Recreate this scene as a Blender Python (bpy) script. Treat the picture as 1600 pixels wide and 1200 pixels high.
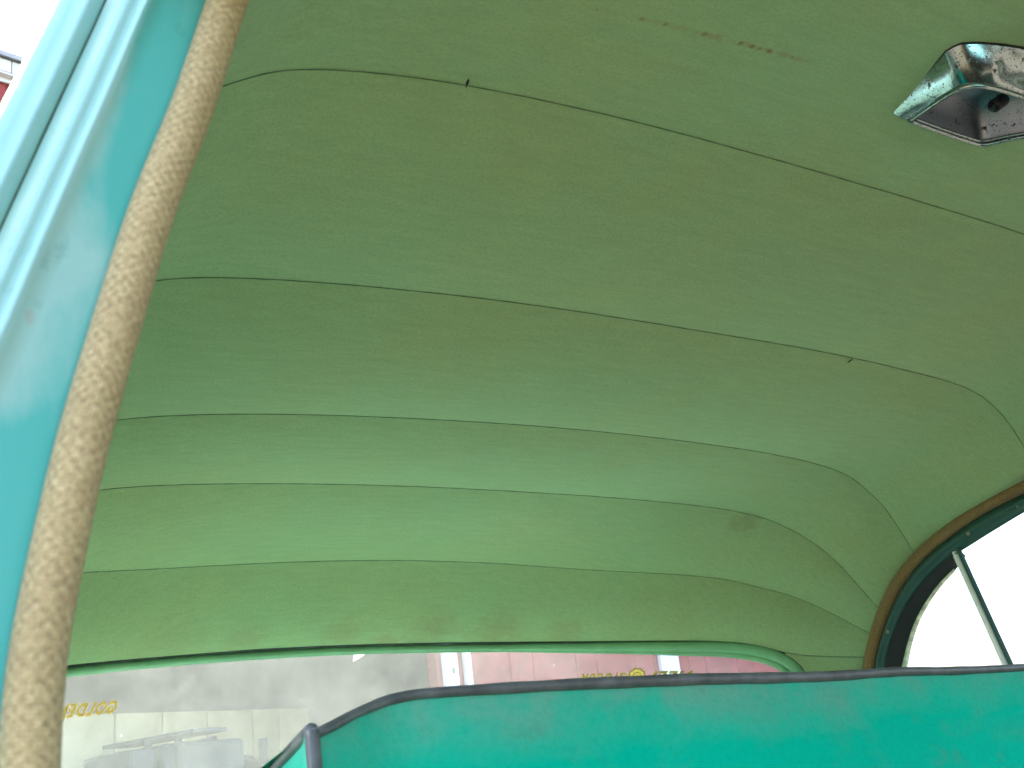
import bpy, bmesh, math, random
from mathutils import Vector, Matrix
PI = math.pi
random.seed(4)
for _o in list(bpy.data.objects): bpy.data.objects.remove(_o)
D = {"cam":{"r":[0.841,-0.5281,-0.1177],
"u":[-0.0901,-0.3511,0.932],
"f":[0.5336,0.7731,0.3429],
"loc":[-0.7257,0.0,0.0],
"lens":37.564},"front":[[[-0.5854,-0.6951,0.338],[-0.5805,-0.6952,0.3439],[-0.5754,-0.6954,0.3495],[-0.5701,-0.6955,0.3549],[-0.5644,-0.6956,0.36],[-0.5585,-0.6958,0.3647],[-0.5524,-0.6959,0.3692],[-0.5461,-0.696,0.3734],[-0.5397,-0.6962,0.3775],[-0.5332,-0.6963,0.3816],[-0.5267,-0.6964,0.3855],[-0.52,-0.6966,0.3891],[-0.5132,-0.6967,0.3924],[-0.5061,-0.6968,0.3952],[-0.499,-0.697,0.3977],[-0.4917,-0.6971,0.3999],[-0.4844,-0.6972,0.4019],[-0.477,-0.6974,0.4037],[-0.4696,-0.6975,0.4054],[-0.4621,-0.6976,0.407],[-0.4547,-0.6977,0.4085],[-0.4472,-0.6978,0.4099],[-0.4397,-0.6979,0.4112],[-0.4322,-0.698,0.4125],[-0.4247,-0.6981,0.4136],[-0.4172,-0.6982,0.4147],[-0.4097,-0.6983,0.4158],[-0.4021,-0.6984,0.4167],[-0.3946,-0.6985,0.4176],[-0.387,-0.6986,0.4185],[-0.3795,-0.6987,0.4193],[-0.3719,-0.6987,0.4201],[-0.3644,-0.6988,0.4208],[-0.3568,-0.6989,0.4215],[-0.3492,-0.699,0.4221],[-0.3416,-0.699,0.4227],[-0.3341,-0.6991,0.4232],[-0.3265,-0.6992,0.4237],[-0.3189,-0.6992,0.4242],[-0.3113,-0.6993,0.4247],[-0.3037,-0.6993,0.4252],[-0.2961,-0.6994,0.4256],[-0.2885,-0.6994,0.426],[-0.281,-0.6995,0.4264],[-0.2734,-0.6995,0.4268],[-0.2658,-0.6995,0.4272],[-0.2582,-0.6996,0.4275],[-0.2506,-0.6996,0.4278],[-0.243,-0.6996,0.4281],[-0.2354,-0.6997,0.4283],[-0.2278,-0.6997,0.4286],[-0.2202,-0.6997,0.4288],[-0.2126,-0.6998,0.429],[-0.205,-0.6998,0.4292],[-0.1974,-0.6998,0.4293],[-0.1898,-0.6998,0.4294],[-0.1822,-0.6999,0.4296],[-0.1746,-0.6999,0.4297],[-0.167,-0.6999,0.4298],[-0.1594,-0.6999,0.4298],[-0.1518,-0.6999,0.4299],[-0.1442,-0.6999,0.43],[-0.1366,-0.6999,0.4301],[-0.129,-0.6999,0.4301],[-0.1214,-0.7,0.4302],[-0.1138,-0.7,0.4302],[-0.1062,-0.7,0.4302],[-0.0986,-0.7,0.4303],[-0.091,-0.7,0.4303],[-0.0834,-0.7,0.4303],[-0.0758,-0.7,0.4303],[-0.0682,-0.7,0.4303],[-0.0606,-0.7,0.4303],[-0.053,-0.7,0.4303],[-0.0454,-0.7,0.4303],[-0.0378,-0.7,0.4303],[-0.0302,-0.7,0.4303],[-0.0226,-0.7,0.4303],[-0.015,-0.7,0.4302],[-0.0074,-0.7,0.4302],[0.0002,-0.7,0.4302],[0.0078,-0.7,0.4301],[0.0154,-0.7,0.4301],[0.023,-0.7,0.43],[0.0306,-0.7,0.4299],[0.0382,-0.7,0.4299],[0.0458,-0.7,0.4299],[0.0534,-0.7,0.4298],[0.061,-0.7,0.4298],[0.0686,-0.7,0.4298],[0.0762,-0.7,0.4297],[0.0838,-0.7,0.4297],[0.0914,-0.7,0.4296],[0.099,-0.7,0.4296],[0.1066,-0.7,0.4295],[0.1142,-0.7,0.4294],[0.1218,-0.7,0.4293],[0.1294,-0.6999,0.4292],[0.137,-0.6999,0.4291],[0.1446,-0.6999,0.429],[0.1522,-0.6999,0.4289],[0.1598,-0.6999,0.4288],[0.1674,-0.6999,0.4287],[0.175,-0.6999,0.4286],[0.1826,-0.6999,0.4285],[0.1902,-0.6998,0.4284],[0.1978,-0.6998,0.4283],[0.2054,-0.6998,0.4281],[0.213,-0.6998,0.428],[0.2206,-0.6997,0.4278],[0.2282,-0.6997,0.4277],[0.2358,-0.6997,0.4275],[0.2434,-0.6996,0.4273],[0.251,-0.6996,0.4271],[0.2586,-0.6996,0.4269],[0.2662,-0.6995,0.4267],[0.2738,-0.6995,0.4264],[0.2814,-0.6995,0.4261],[0.289,-0.6994,0.4258],[0.2965,-0.6994,0.4253],[0.3041,-0.6993,0.4248],[0.3117,-0.6993,0.4243],[0.3193,-0.6992,0.4238],[0.3269,-0.6991,0.4233],[0.3345,-0.6991,0.4227],[0.342,-0.699,0.4221],[0.3496,-0.699,0.4215],[0.3572,-0.6989,0.4209],[0.3648,-0.6988,0.4203],[0.3723,-0.6987,0.4196],[0.3799,-0.6987,0.4189],[0.3875,-0.6986,0.4182],[0.395,-0.6985,0.4175],[0.4026,-0.6984,0.4167],[0.4101,-0.6983,0.4159],[0.4177,-0.6982,0.415],[0.4252,-0.6981,0.4141],[0.4328,-0.698,0.4131],[0.4403,-0.6979,0.412],[0.4478,-0.6978,0.4107],[0.4553,-0.6977,0.4094],[0.4627,-0.6976,0.4079],[0.4702,-0.6975,0.4063],[0.4775,-0.6974,0.4045],[0.4849,-0.6972,0.4026],[0.4922,-0.6971,0.4005],[0.4994,-0.697,0.3981],[0.5065,-0.6968,0.3955],[0.5136,-0.6967,0.3926],[0.5205,-0.6966,0.3895],[0.5273,-0.6964,0.3861],[0.534,-0.6963,0.3825],[0.5405,-0.6962,0.3786],[0.5468,-0.696,0.3744],[0.5529,-0.6959,0.3699],[0.5589,-0.6958,0.3651],[0.5646,-0.6956,0.3601],[0.5701,-0.6955,0.3549],[0.5754,-0.6954,0.3495],[0.5805,-0.6952,0.3439],[0.5854,-0.6951,0.338]],[[-0.6009,-0.2947,0.3506],[-0.5965,-0.2948,0.3572],[-0.5919,-0.295,0.3637],[-0.5871,-0.2951,0.37],[-0.582,-0.2952,0.3761],[-0.5768,-0.2953,0.382],[-0.5713,-0.2955,0.3877],[-0.5654,-0.2956,0.3931],[-0.5593,-0.2957,0.3981],[-0.5529,-0.2959,0.4028],[-0.5463,-0.296,0.4072],[-0.5397,-0.2962,0.4115],[-0.533,-0.2963,0.4157],[-0.5261,-0.2965,0.4198],[-0.5192,-0.2966,0.4235],[-0.512,-0.2967,0.4269],[-0.5046,-0.2969,0.4298],[-0.4971,-0.297,0.4323],[-0.4895,-0.2972,0.4345],[-0.4818,-0.2973,0.4365],[-0.4741,-0.2974,0.4384],[-0.4663,-0.2975,0.4401],[-0.4586,-0.2977,0.4417],[-0.4508,-0.2978,0.4432],[-0.443,-0.2979,0.4446],[-0.4352,-0.298,0.446],[-0.4273,-0.2981,0.4472],[-0.4195,-0.2982,0.4484],[-0.4117,-0.2983,0.4495],[-0.4038,-0.2984,0.4505],[-0.3959,-0.2985,0.4515],[-0.388,-0.2986,0.4524],[-0.3801,-0.2987,0.4532],[-0.3723,-0.2987,0.454],[-0.3644,-0.2988,0.4548],[-0.3565,-0.2989,0.4555],[-0.3486,-0.299,0.4561],[-0.3407,-0.299,0.4567],[-0.3327,-0.2991,0.4573],[-0.3248,-0.2992,0.4578],[-0.3169,-0.2992,0.4584],[-0.309,-0.2993,0.4588],[-0.3011,-0.2993,0.4593],[-0.2932,-0.2994,0.4598],[-0.2852,-0.2994,0.4602],[-0.2773,-0.2995,0.4606],[-0.2694,-0.2995,0.461],[-0.2615,-0.2996,0.4614],[-0.2536,-0.2996,0.4617],[-0.2456,-0.2996,0.462],[-0.2377,-0.2997,0.4623],[-0.2298,-0.2997,0.4625],[-0.2219,-0.2997,0.4628],[-0.2139,-0.2998,0.463],[-0.206,-0.2998,0.4632],[-0.1981,-0.2998,0.4633],[-0.1901,-0.2998,0.4634],[-0.1822,-0.2999,0.4636],[-0.1743,-0.2999,0.4637],[-0.1664,-0.2999,0.4638],[-0.1584,-0.2999,0.4639],[-0.1505,-0.2999,0.4639],[-0.1426,-0.2999,0.464],[-0.1346,-0.2999,0.4641],[-0.1267,-0.2999,0.4641],[-0.1188,-0.3,0.4642],[-0.1108,-0.3,0.4642],[-0.1029,-0.3,0.4642],[-0.095,-0.3,0.4643],[-0.087,-0.3,0.4643],[-0.0791,-0.3,0.4643],[-0.0712,-0.3,0.4643],[-0.0633,-0.3,0.4643],[-0.0553,-0.3,0.4643],[-0.0474,-0.3,0.4643],[-0.0395,-0.3,0.4643],[-0.0315,-0.3,0.4643],[-0.0236,-0.3,0.4643],[-0.0157,-0.3,0.4643],[-0.0077,-0.3,0.4642],[0.0002,-0.3,0.4642],[0.0081,-0.3,0.4641],[0.0161,-0.3,0.4641],[0.024,-0.3,0.464],[0.0319,-0.3,0.4639],[0.0398,-0.3,0.4639],[0.0478,-0.3,0.4638],[0.0557,-0.3,0.4638],[0.0636,-0.3,0.4638],[0.0716,-0.3,0.4638],[0.0795,-0.3,0.4637],[0.0874,-0.3,0.4637],[0.0954,-0.3,0.4636],[0.1033,-0.3,0.4635],[0.1112,-0.3,0.4635],[0.1192,-0.3,0.4634],[0.1271,-0.2999,0.4633],[0.135,-0.2999,0.4632],[0.1429,-0.2999,0.463],[0.1509,-0.2999,0.4629],[0.1588,-0.2999,0.4628],[0.1667,-0.2999,0.4627],[0.1747,-0.2999,0.4626],[0.1826,-0.2999,0.4625],[0.1905,-0.2998,0.4624],[0.1985,-0.2998,0.4622],[0.2064,-0.2998,0.4621],[0.2143,-0.2998,0.462],[0.2222,-0.2997,0.4618],[0.2302,-0.2997,0.4616],[0.2381,-0.2997,0.4614],[0.246,-0.2996,0.4612],[0.254,-0.2996,0.461],[0.2619,-0.2996,0.4608],[0.2698,-0.2995,0.4606],[0.2777,-0.2995,0.4603],[0.2857,-0.2994,0.4599],[0.2936,-0.2994,0.4595],[0.3015,-0.2993,0.459],[0.3094,-0.2993,0.4585],[0.3173,-0.2992,0.458],[0.3252,-0.2992,0.4574],[0.3331,-0.2991,0.4568],[0.341,-0.299,0.4562],[0.349,-0.299,0.4556],[0.3569,-0.2989,0.4549],[0.3648,-0.2988,0.4543],[0.3727,-0.2987,0.4536],[0.3806,-0.2987,0.4528],[0.3885,-0.2986,0.4521],[0.3963,-0.2985,0.4513],[0.4042,-0.2984,0.4505],[0.4121,-0.2983,0.4497],[0.42,-0.2982,0.4487],[0.4279,-0.2981,0.4477],[0.4357,-0.298,0.4466],[0.4435,-0.2979,0.4454],[0.4514,-0.2978,0.4441],[0.4592,-0.2976,0.4427],[0.4669,-0.2975,0.4411],[0.4747,-0.2974,0.4393],[0.4823,-0.2973,0.4373],[0.49,-0.2971,0.4351],[0.4975,-0.297,0.4327],[0.505,-0.2969,0.43],[0.5123,-0.2967,0.4271],[0.5196,-0.2966,0.4239],[0.5267,-0.2964,0.4204],[0.5337,-0.2963,0.4167],[0.5405,-0.2962,0.4126],[0.5471,-0.296,0.4082],[0.5535,-0.2959,0.4035],[0.5596,-0.2957,0.3985],[0.5656,-0.2956,0.3932],[0.5713,-0.2955,0.3878],[0.5768,-0.2953,0.382],[0.582,-0.2952,0.3761],[0.5871,-0.2951,0.37],[0.5919,-0.295,0.3637],[0.5965,-0.2948,0.3572],[0.6009,-0.2947,0.3506]],[[-0.596,0.0551,0.3169],[-0.5913,0.055,0.3234],[-0.5864,0.0549,0.3298],[-0.5813,0.0548,0.336],[-0.5759,0.0546,0.3419],[-0.5703,0.0545,0.3477],[-0.5645,0.0544,0.3533],[-0.5592,0.0543,0.3592],[-0.5546,0.0542,0.3658],[-0.5506,0.0541,0.3727],[-0.5467,0.054,0.3798],[-0.543,0.0539,0.3869],[-0.5394,0.0538,0.3941],[-0.5357,0.0537,0.4012],[-0.532,0.0537,0.4083],[-0.5278,0.0536,0.4151],[-0.5234,0.0535,0.4218],[-0.5177,0.0534,0.4275],[-0.5108,0.0532,0.4314],[-0.5033,0.0531,0.4342],[-0.4957,0.053,0.4367],[-0.4879,0.0528,0.4389],[-0.4802,0.0527,0.4409],[-0.4724,0.0526,0.4428],[-0.4645,0.0524,0.4445],[-0.4567,0.0523,0.4461],[-0.4488,0.0522,0.4476],[-0.4409,0.0521,0.449],[-0.433,0.052,0.4503],[-0.425,0.0519,0.4516],[-0.4171,0.0518,0.4528],[-0.4091,0.0517,0.4539],[-0.4012,0.0516,0.4549],[-0.3932,0.0515,0.4558],[-0.3852,0.0514,0.4567],[-0.3772,0.0513,0.4575],[-0.3693,0.0512,0.4583],[-0.3613,0.0511,0.4591],[-0.3533,0.0511,0.4598],[-0.3453,0.051,0.4604],[-0.3373,0.0509,0.461],[-0.3292,0.0509,0.4615],[-0.3212,0.0508,0.4621],[-0.3132,0.0507,0.4626],[-0.3052,0.0507,0.4631],[-0.2972,0.0506,0.4635],[-0.2892,0.0506,0.464],[-0.2812,0.0505,0.4644],[-0.2732,0.0505,0.4648],[-0.2651,0.0505,0.4652],[-0.2571,0.0504,0.4656],[-0.2491,0.0504,0.4659],[-0.2411,0.0503,0.4662],[-0.2331,0.0503,0.4664],[-0.225,0.0503,0.4667],[-0.217,0.0503,0.4669],[-0.209,0.0502,0.4671],[-0.201,0.0502,0.4673],[-0.1929,0.0502,0.4674],[-0.1849,0.0502,0.4675],[-0.1769,0.0501,0.4676],[-0.1688,0.0501,0.4677],[-0.1608,0.0501,0.4678],[-0.1528,0.0501,0.4679],[-0.1448,0.0501,0.468],[-0.1367,0.0501,0.4681],[-0.1287,0.0501,0.4681],[-0.1207,0.05,0.4682],[-0.1127,0.05,0.4682],[-0.1046,0.05,0.4682],[-0.0966,0.05,0.4683],[-0.0886,0.05,0.4683],[-0.0806,0.05,0.4683],[-0.0725,0.05,0.4683],[-0.0645,0.05,0.4683],[-0.0565,0.05,0.4683],[-0.0484,0.05,0.4683],[-0.0404,0.05,0.4683],[-0.0324,0.05,0.4683],[-0.0244,0.05,0.4683],[-0.0163,0.05,0.4683],[-0.0083,0.05,0.4682],[-0.0003,0.05,0.4682],[0.0077,0.05,0.4681],[0.0158,0.05,0.4681],[0.0238,0.05,0.468],[0.0318,0.05,0.4679],[0.0399,0.05,0.4679],[0.0479,0.05,0.4678],[0.0559,0.05,0.4678],[0.0639,0.05,0.4678],[0.072,0.05,0.4678],[0.08,0.05,0.4677],[0.088,0.05,0.4677],[0.096,0.05,0.4676],[0.1041,0.05,0.4675],[0.1121,0.05,0.4675],[0.1201,0.05,0.4674],[0.1282,0.0501,0.4673],[0.1362,0.0501,0.4671],[0.1442,0.0501,0.467],[0.1522,0.0501,0.4669],[0.1603,0.0501,0.4668],[0.1683,0.0501,0.4667],[0.1763,0.0501,0.4666],[0.1843,0.0502,0.4665],[0.1924,0.0502,0.4663],[0.2004,0.0502,0.4662],[0.2084,0.0502,0.4661],[0.2164,0.0502,0.4659],[0.2245,0.0503,0.4657],[0.2325,0.0503,0.4656],[0.2405,0.0503,0.4654],[0.2485,0.0504,0.4652],[0.2566,0.0504,0.465],[0.2646,0.0505,0.4647],[0.2726,0.0505,0.4645],[0.2806,0.0505,0.4642],[0.2887,0.0506,0.4638],[0.2967,0.0506,0.4633],[0.3047,0.0507,0.4628],[0.3127,0.0507,0.4623],[0.3207,0.0508,0.4617],[0.3287,0.0509,0.4611],[0.3367,0.0509,0.4605],[0.3447,0.051,0.4599],[0.3527,0.0511,0.4593],[0.3607,0.0511,0.4586],[0.3687,0.0512,0.4579],[0.3767,0.0513,0.4572],[0.3847,0.0514,0.4565],[0.3927,0.0515,0.4557],[0.4007,0.0516,0.4549],[0.4087,0.0517,0.4541],[0.4166,0.0518,0.4531],[0.4246,0.0519,0.4522],[0.4325,0.052,0.4511],[0.4405,0.0521,0.4499],[0.4484,0.0522,0.4486],[0.4563,0.0523,0.4472],[0.4642,0.0524,0.4456],[0.472,0.0526,0.4439],[0.4798,0.0527,0.442],[0.4875,0.0528,0.4398],[0.4952,0.053,0.4375],[0.5028,0.0531,0.4349],[0.5103,0.0532,0.432],[0.5177,0.0534,0.4288],[0.5249,0.0535,0.4254],[0.532,0.0537,0.4216],[0.5389,0.0538,0.4175],[0.5456,0.0539,0.4132],[0.5522,0.0541,0.4085],[0.5584,0.0542,0.4035],[0.5645,0.0544,0.3982],[0.5703,0.0545,0.3927],[0.5759,0.0546,0.387],[0.5813,0.0548,0.381],[0.5864,0.0549,0.3748],[0.5913,0.055,0.3684],[0.596,0.0551,0.3619]],[[-0.6009,0.3053,0.3116],[-0.5964,0.3051,0.3183],[-0.5917,0.305,0.3249],[-0.5867,0.3049,0.3314],[-0.5816,0.3048,0.3376],[-0.5762,0.3046,0.3437],[-0.5705,0.3045,0.3495],[-0.5647,0.3044,0.3551],[-0.5592,0.3043,0.361],[-0.5544,0.3041,0.3676],[-0.5501,0.3041,0.3745],[-0.546,0.304,0.3815],[-0.5421,0.3039,0.3886],[-0.5382,0.3038,0.3957],[-0.5342,0.3037,0.4027],[-0.53,0.3036,0.4097],[-0.5255,0.3035,0.4164],[-0.52,0.3034,0.4224],[-0.5136,0.3033,0.4271],[-0.5061,0.3032,0.4302],[-0.4984,0.303,0.4329],[-0.4907,0.3029,0.4352],[-0.4828,0.3027,0.4373],[-0.475,0.3026,0.4392],[-0.467,0.3025,0.441],[-0.4591,0.3024,0.4426],[-0.4511,0.3022,0.4442],[-0.4432,0.3021,0.4456],[-0.4352,0.302,0.447],[-0.4272,0.3019,0.4483],[-0.4191,0.3018,0.4495],[-0.4111,0.3017,0.4506],[-0.4031,0.3016,0.4516],[-0.395,0.3015,0.4526],[-0.387,0.3014,0.4535],[-0.3789,0.3013,0.4544],[-0.3708,0.3012,0.4552],[-0.3627,0.3012,0.4559],[-0.3547,0.3011,0.4567],[-0.3466,0.301,0.4573],[-0.3385,0.3009,0.4579],[-0.3304,0.3009,0.4585],[-0.3223,0.3008,0.459],[-0.3142,0.3008,0.4595],[-0.3061,0.3007,0.46],[-0.298,0.3006,0.4605],[-0.2899,0.3006,0.461],[-0.2818,0.3005,0.4614],[-0.2737,0.3005,0.4618],[-0.2656,0.3005,0.4622],[-0.2575,0.3004,0.4625],[-0.2494,0.3004,0.4629],[-0.2413,0.3003,0.4631],[-0.2332,0.3003,0.4634],[-0.2251,0.3003,0.4637],[-0.217,0.3003,0.4639],[-0.2089,0.3002,0.4641],[-0.2008,0.3002,0.4643],[-0.1927,0.3002,0.4644],[-0.1846,0.3002,0.4645],[-0.1764,0.3001,0.4646],[-0.1683,0.3001,0.4647],[-0.1602,0.3001,0.4648],[-0.1521,0.3001,0.4649],[-0.144,0.3001,0.465],[-0.1359,0.3001,0.4651],[-0.1278,0.3001,0.4651],[-0.1197,0.3,0.4652],[-0.1116,0.3,0.4652],[-0.1034,0.3,0.4652],[-0.0953,0.3,0.4653],[-0.0872,0.3,0.4653],[-0.0791,0.3,0.4653],[-0.071,0.3,0.4653],[-0.0629,0.3,0.4653],[-0.0548,0.3,0.4653],[-0.0467,0.3,0.4653],[-0.0386,0.3,0.4653],[-0.0304,0.3,0.4653],[-0.0223,0.3,0.4653],[-0.0142,0.3,0.4652],[-0.0061,0.3,0.4652],[0.002,0.3,0.4652],[0.0101,0.3,0.4651],[0.0182,0.3,0.465],[0.0263,0.3,0.465],[0.0344,0.3,0.4649],[0.0426,0.3,0.4649],[0.0507,0.3,0.4648],[0.0588,0.3,0.4648],[0.0669,0.3,0.4648],[0.075,0.3,0.4648],[0.0831,0.3,0.4647],[0.0912,0.3,0.4647],[0.0993,0.3,0.4646],[0.1074,0.3,0.4645],[0.1155,0.3,0.4644],[0.1237,0.3,0.4643],[0.1318,0.3001,0.4642],[0.1399,0.3001,0.4641],[0.148,0.3001,0.464],[0.1561,0.3001,0.4639],[0.1642,0.3001,0.4637],[0.1723,0.3001,0.4636],[0.1804,0.3001,0.4635],[0.1885,0.3002,0.4634],[0.1967,0.3002,0.4633],[0.2048,0.3002,0.4631],[0.2129,0.3002,0.463],[0.221,0.3003,0.4628],[0.2291,0.3003,0.4626],[0.2372,0.3003,0.4624],[0.2453,0.3004,0.4622],[0.2534,0.3004,0.462],[0.2615,0.3004,0.4618],[0.2696,0.3005,0.4616],[0.2777,0.3005,0.4613],[0.2858,0.3006,0.4609],[0.2939,0.3006,0.4605],[0.302,0.3007,0.46],[0.3101,0.3007,0.4594],[0.3182,0.3008,0.4589],[0.3263,0.3008,0.4583],[0.3344,0.3009,0.4577],[0.3425,0.301,0.4571],[0.3506,0.301,0.4565],[0.3587,0.3011,0.4558],[0.3667,0.3012,0.4551],[0.3748,0.3013,0.4544],[0.3829,0.3014,0.4536],[0.391,0.3015,0.4529],[0.399,0.3015,0.4521],[0.4071,0.3016,0.4512],[0.4152,0.3017,0.4503],[0.4232,0.3018,0.4493],[0.4313,0.3019,0.4483],[0.4393,0.3021,0.4471],[0.4473,0.3022,0.4458],[0.4553,0.3023,0.4444],[0.4632,0.3024,0.4428],[0.4711,0.3025,0.4411],[0.479,0.3027,0.4392],[0.4868,0.3028,0.437],[0.4946,0.3029,0.4347],[0.5023,0.3031,0.432],[0.5099,0.3032,0.4292],[0.5173,0.3034,0.426],[0.5247,0.3035,0.4225],[0.5318,0.3037,0.4187],[0.5388,0.3038,0.4146],[0.5456,0.3039,0.4102],[0.5522,0.3041,0.4054],[0.5585,0.3042,0.4004],[0.5647,0.3044,0.3951],[0.5705,0.3045,0.3895],[0.5762,0.3046,0.3837],[0.5816,0.3048,0.3776],[0.5867,0.3049,0.3714],[0.5917,0.305,0.3649],[0.5964,0.3051,0.3583],[0.6009,0.3053,0.3516]],[[-0.6099,0.4505,0.3215],[-0.6058,0.4504,0.3286],[-0.6015,0.4503,0.3356],[-0.597,0.4502,0.3424],[-0.5923,0.45,0.3491],[-0.5873,0.4499,0.3556],[-0.5821,0.4498,0.362],[-0.5767,0.4497,0.3681],[-0.571,0.4495,0.374],[-0.565,0.4494,0.3796],[-0.5589,0.4492,0.385],[-0.5529,0.4491,0.3906],[-0.547,0.449,0.3963],[-0.5412,0.4489,0.4021],[-0.5354,0.4487,0.4078],[-0.5294,0.4486,0.4134],[-0.5231,0.4485,0.4186],[-0.5162,0.4483,0.4231],[-0.5086,0.4482,0.4263],[-0.5009,0.4481,0.4291],[-0.4931,0.4479,0.4315],[-0.4852,0.4478,0.4337],[-0.4772,0.4476,0.4356],[-0.4692,0.4475,0.4375],[-0.4612,0.4474,0.4392],[-0.4532,0.4473,0.4408],[-0.4451,0.4471,0.4423],[-0.4371,0.447,0.4437],[-0.429,0.4469,0.445],[-0.4209,0.4468,0.4462],[-0.4127,0.4467,0.4474],[-0.4046,0.4466,0.4484],[-0.3965,0.4465,0.4494],[-0.3883,0.4464,0.4503],[-0.3802,0.4463,0.4512],[-0.372,0.4463,0.4521],[-0.3639,0.4462,0.4528],[-0.3557,0.4461,0.4536],[-0.3475,0.446,0.4542],[-0.3394,0.446,0.4548],[-0.3312,0.4459,0.4554],[-0.323,0.4458,0.456],[-0.3148,0.4458,0.4565],[-0.3067,0.4457,0.457],[-0.2985,0.4456,0.4575],[-0.2903,0.4456,0.4579],[-0.2821,0.4455,0.4584],[-0.2739,0.4455,0.4588],[-0.2657,0.4455,0.4592],[-0.2575,0.4454,0.4595],[-0.2493,0.4454,0.4599],[-0.2412,0.4453,0.4601],[-0.233,0.4453,0.4604],[-0.2248,0.4453,0.4607],[-0.2166,0.4452,0.4609],[-0.2084,0.4452,0.4611],[-0.2002,0.4452,0.4613],[-0.192,0.4452,0.4614],[-0.1838,0.4452,0.4615],[-0.1756,0.4451,0.4617],[-0.1674,0.4451,0.4618],[-0.1592,0.4451,0.4618],[-0.151,0.4451,0.4619],[-0.1428,0.4451,0.462],[-0.1346,0.4451,0.4621],[-0.1264,0.4451,0.4621],[-0.1182,0.445,0.4622],[-0.11,0.445,0.4622],[-0.1018,0.445,0.4622],[-0.0936,0.445,0.4623],[-0.0854,0.445,0.4623],[-0.0772,0.445,0.4623],[-0.069,0.445,0.4623],[-0.0608,0.445,0.4623],[-0.0526,0.445,0.4623],[-0.0445,0.445,0.4623],[-0.0363,0.445,0.4623],[-0.0281,0.445,0.4623],[-0.0199,0.445,0.4623],[-0.0117,0.445,0.4622],[-0.0035,0.445,0.4622],[0.0047,0.445,0.4621],[0.0129,0.445,0.4621],[0.0211,0.445,0.462],[0.0293,0.445,0.4619],[0.0375,0.445,0.4619],[0.0457,0.445,0.4619],[0.0539,0.445,0.4618],[0.0621,0.445,0.4618],[0.0703,0.445,0.4618],[0.0785,0.445,0.4617],[0.0867,0.445,0.4617],[0.0949,0.445,0.4616],[0.1031,0.445,0.4615],[0.1113,0.445,0.4615],[0.1195,0.445,0.4614],[0.1277,0.4451,0.4613],[0.1359,0.4451,0.4611],[0.1441,0.4451,0.461],[0.1523,0.4451,0.4609],[0.1605,0.4451,0.4608],[0.1687,0.4451,0.4607],[0.1769,0.4451,0.4606],[0.1851,0.4452,0.4605],[0.1932,0.4452,0.4603],[0.2014,0.4452,0.4602],[0.2096,0.4452,0.46],[0.2178,0.4453,0.4599],[0.226,0.4453,0.4597],[0.2342,0.4453,0.4595],[0.2424,0.4453,0.4593],[0.2506,0.4454,0.4591],[0.2588,0.4454,0.4589],[0.267,0.4455,0.4586],[0.2752,0.4455,0.4584],[0.2834,0.4456,0.458],[0.2916,0.4456,0.4576],[0.2997,0.4457,0.4571],[0.3079,0.4457,0.4566],[0.3161,0.4458,0.456],[0.3243,0.4458,0.4555],[0.3325,0.4459,0.4549],[0.3406,0.446,0.4542],[0.3488,0.446,0.4536],[0.357,0.4461,0.4529],[0.3651,0.4462,0.4522],[0.3733,0.4463,0.4515],[0.3815,0.4464,0.4508],[0.3896,0.4464,0.45],[0.3978,0.4465,0.4492],[0.4059,0.4466,0.4484],[0.4141,0.4467,0.4475],[0.4222,0.4468,0.4465],[0.4303,0.4469,0.4454],[0.4385,0.447,0.4442],[0.4466,0.4472,0.4429],[0.4546,0.4473,0.4415],[0.4627,0.4474,0.4399],[0.4707,0.4475,0.4382],[0.4786,0.4477,0.4363],[0.4865,0.4478,0.4341],[0.4944,0.4479,0.4317],[0.5021,0.4481,0.4291],[0.5098,0.4482,0.4262],[0.5173,0.4484,0.423],[0.5248,0.4485,0.4195],[0.532,0.4487,0.4156],[0.5391,0.4488,0.4115],[0.5459,0.449,0.407],[0.5525,0.4491,0.4022],[0.559,0.4492,0.3971],[0.5651,0.4494,0.3917],[0.571,0.4495,0.386],[0.5767,0.4497,0.3801],[0.5821,0.4498,0.374],[0.5873,0.4499,0.3676],[0.5923,0.45,0.3611],[0.597,0.4502,0.3544],[0.6015,0.4503,0.3476],[0.6058,0.4504,0.3406],[0.6099,0.4505,0.3335]]],
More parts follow.
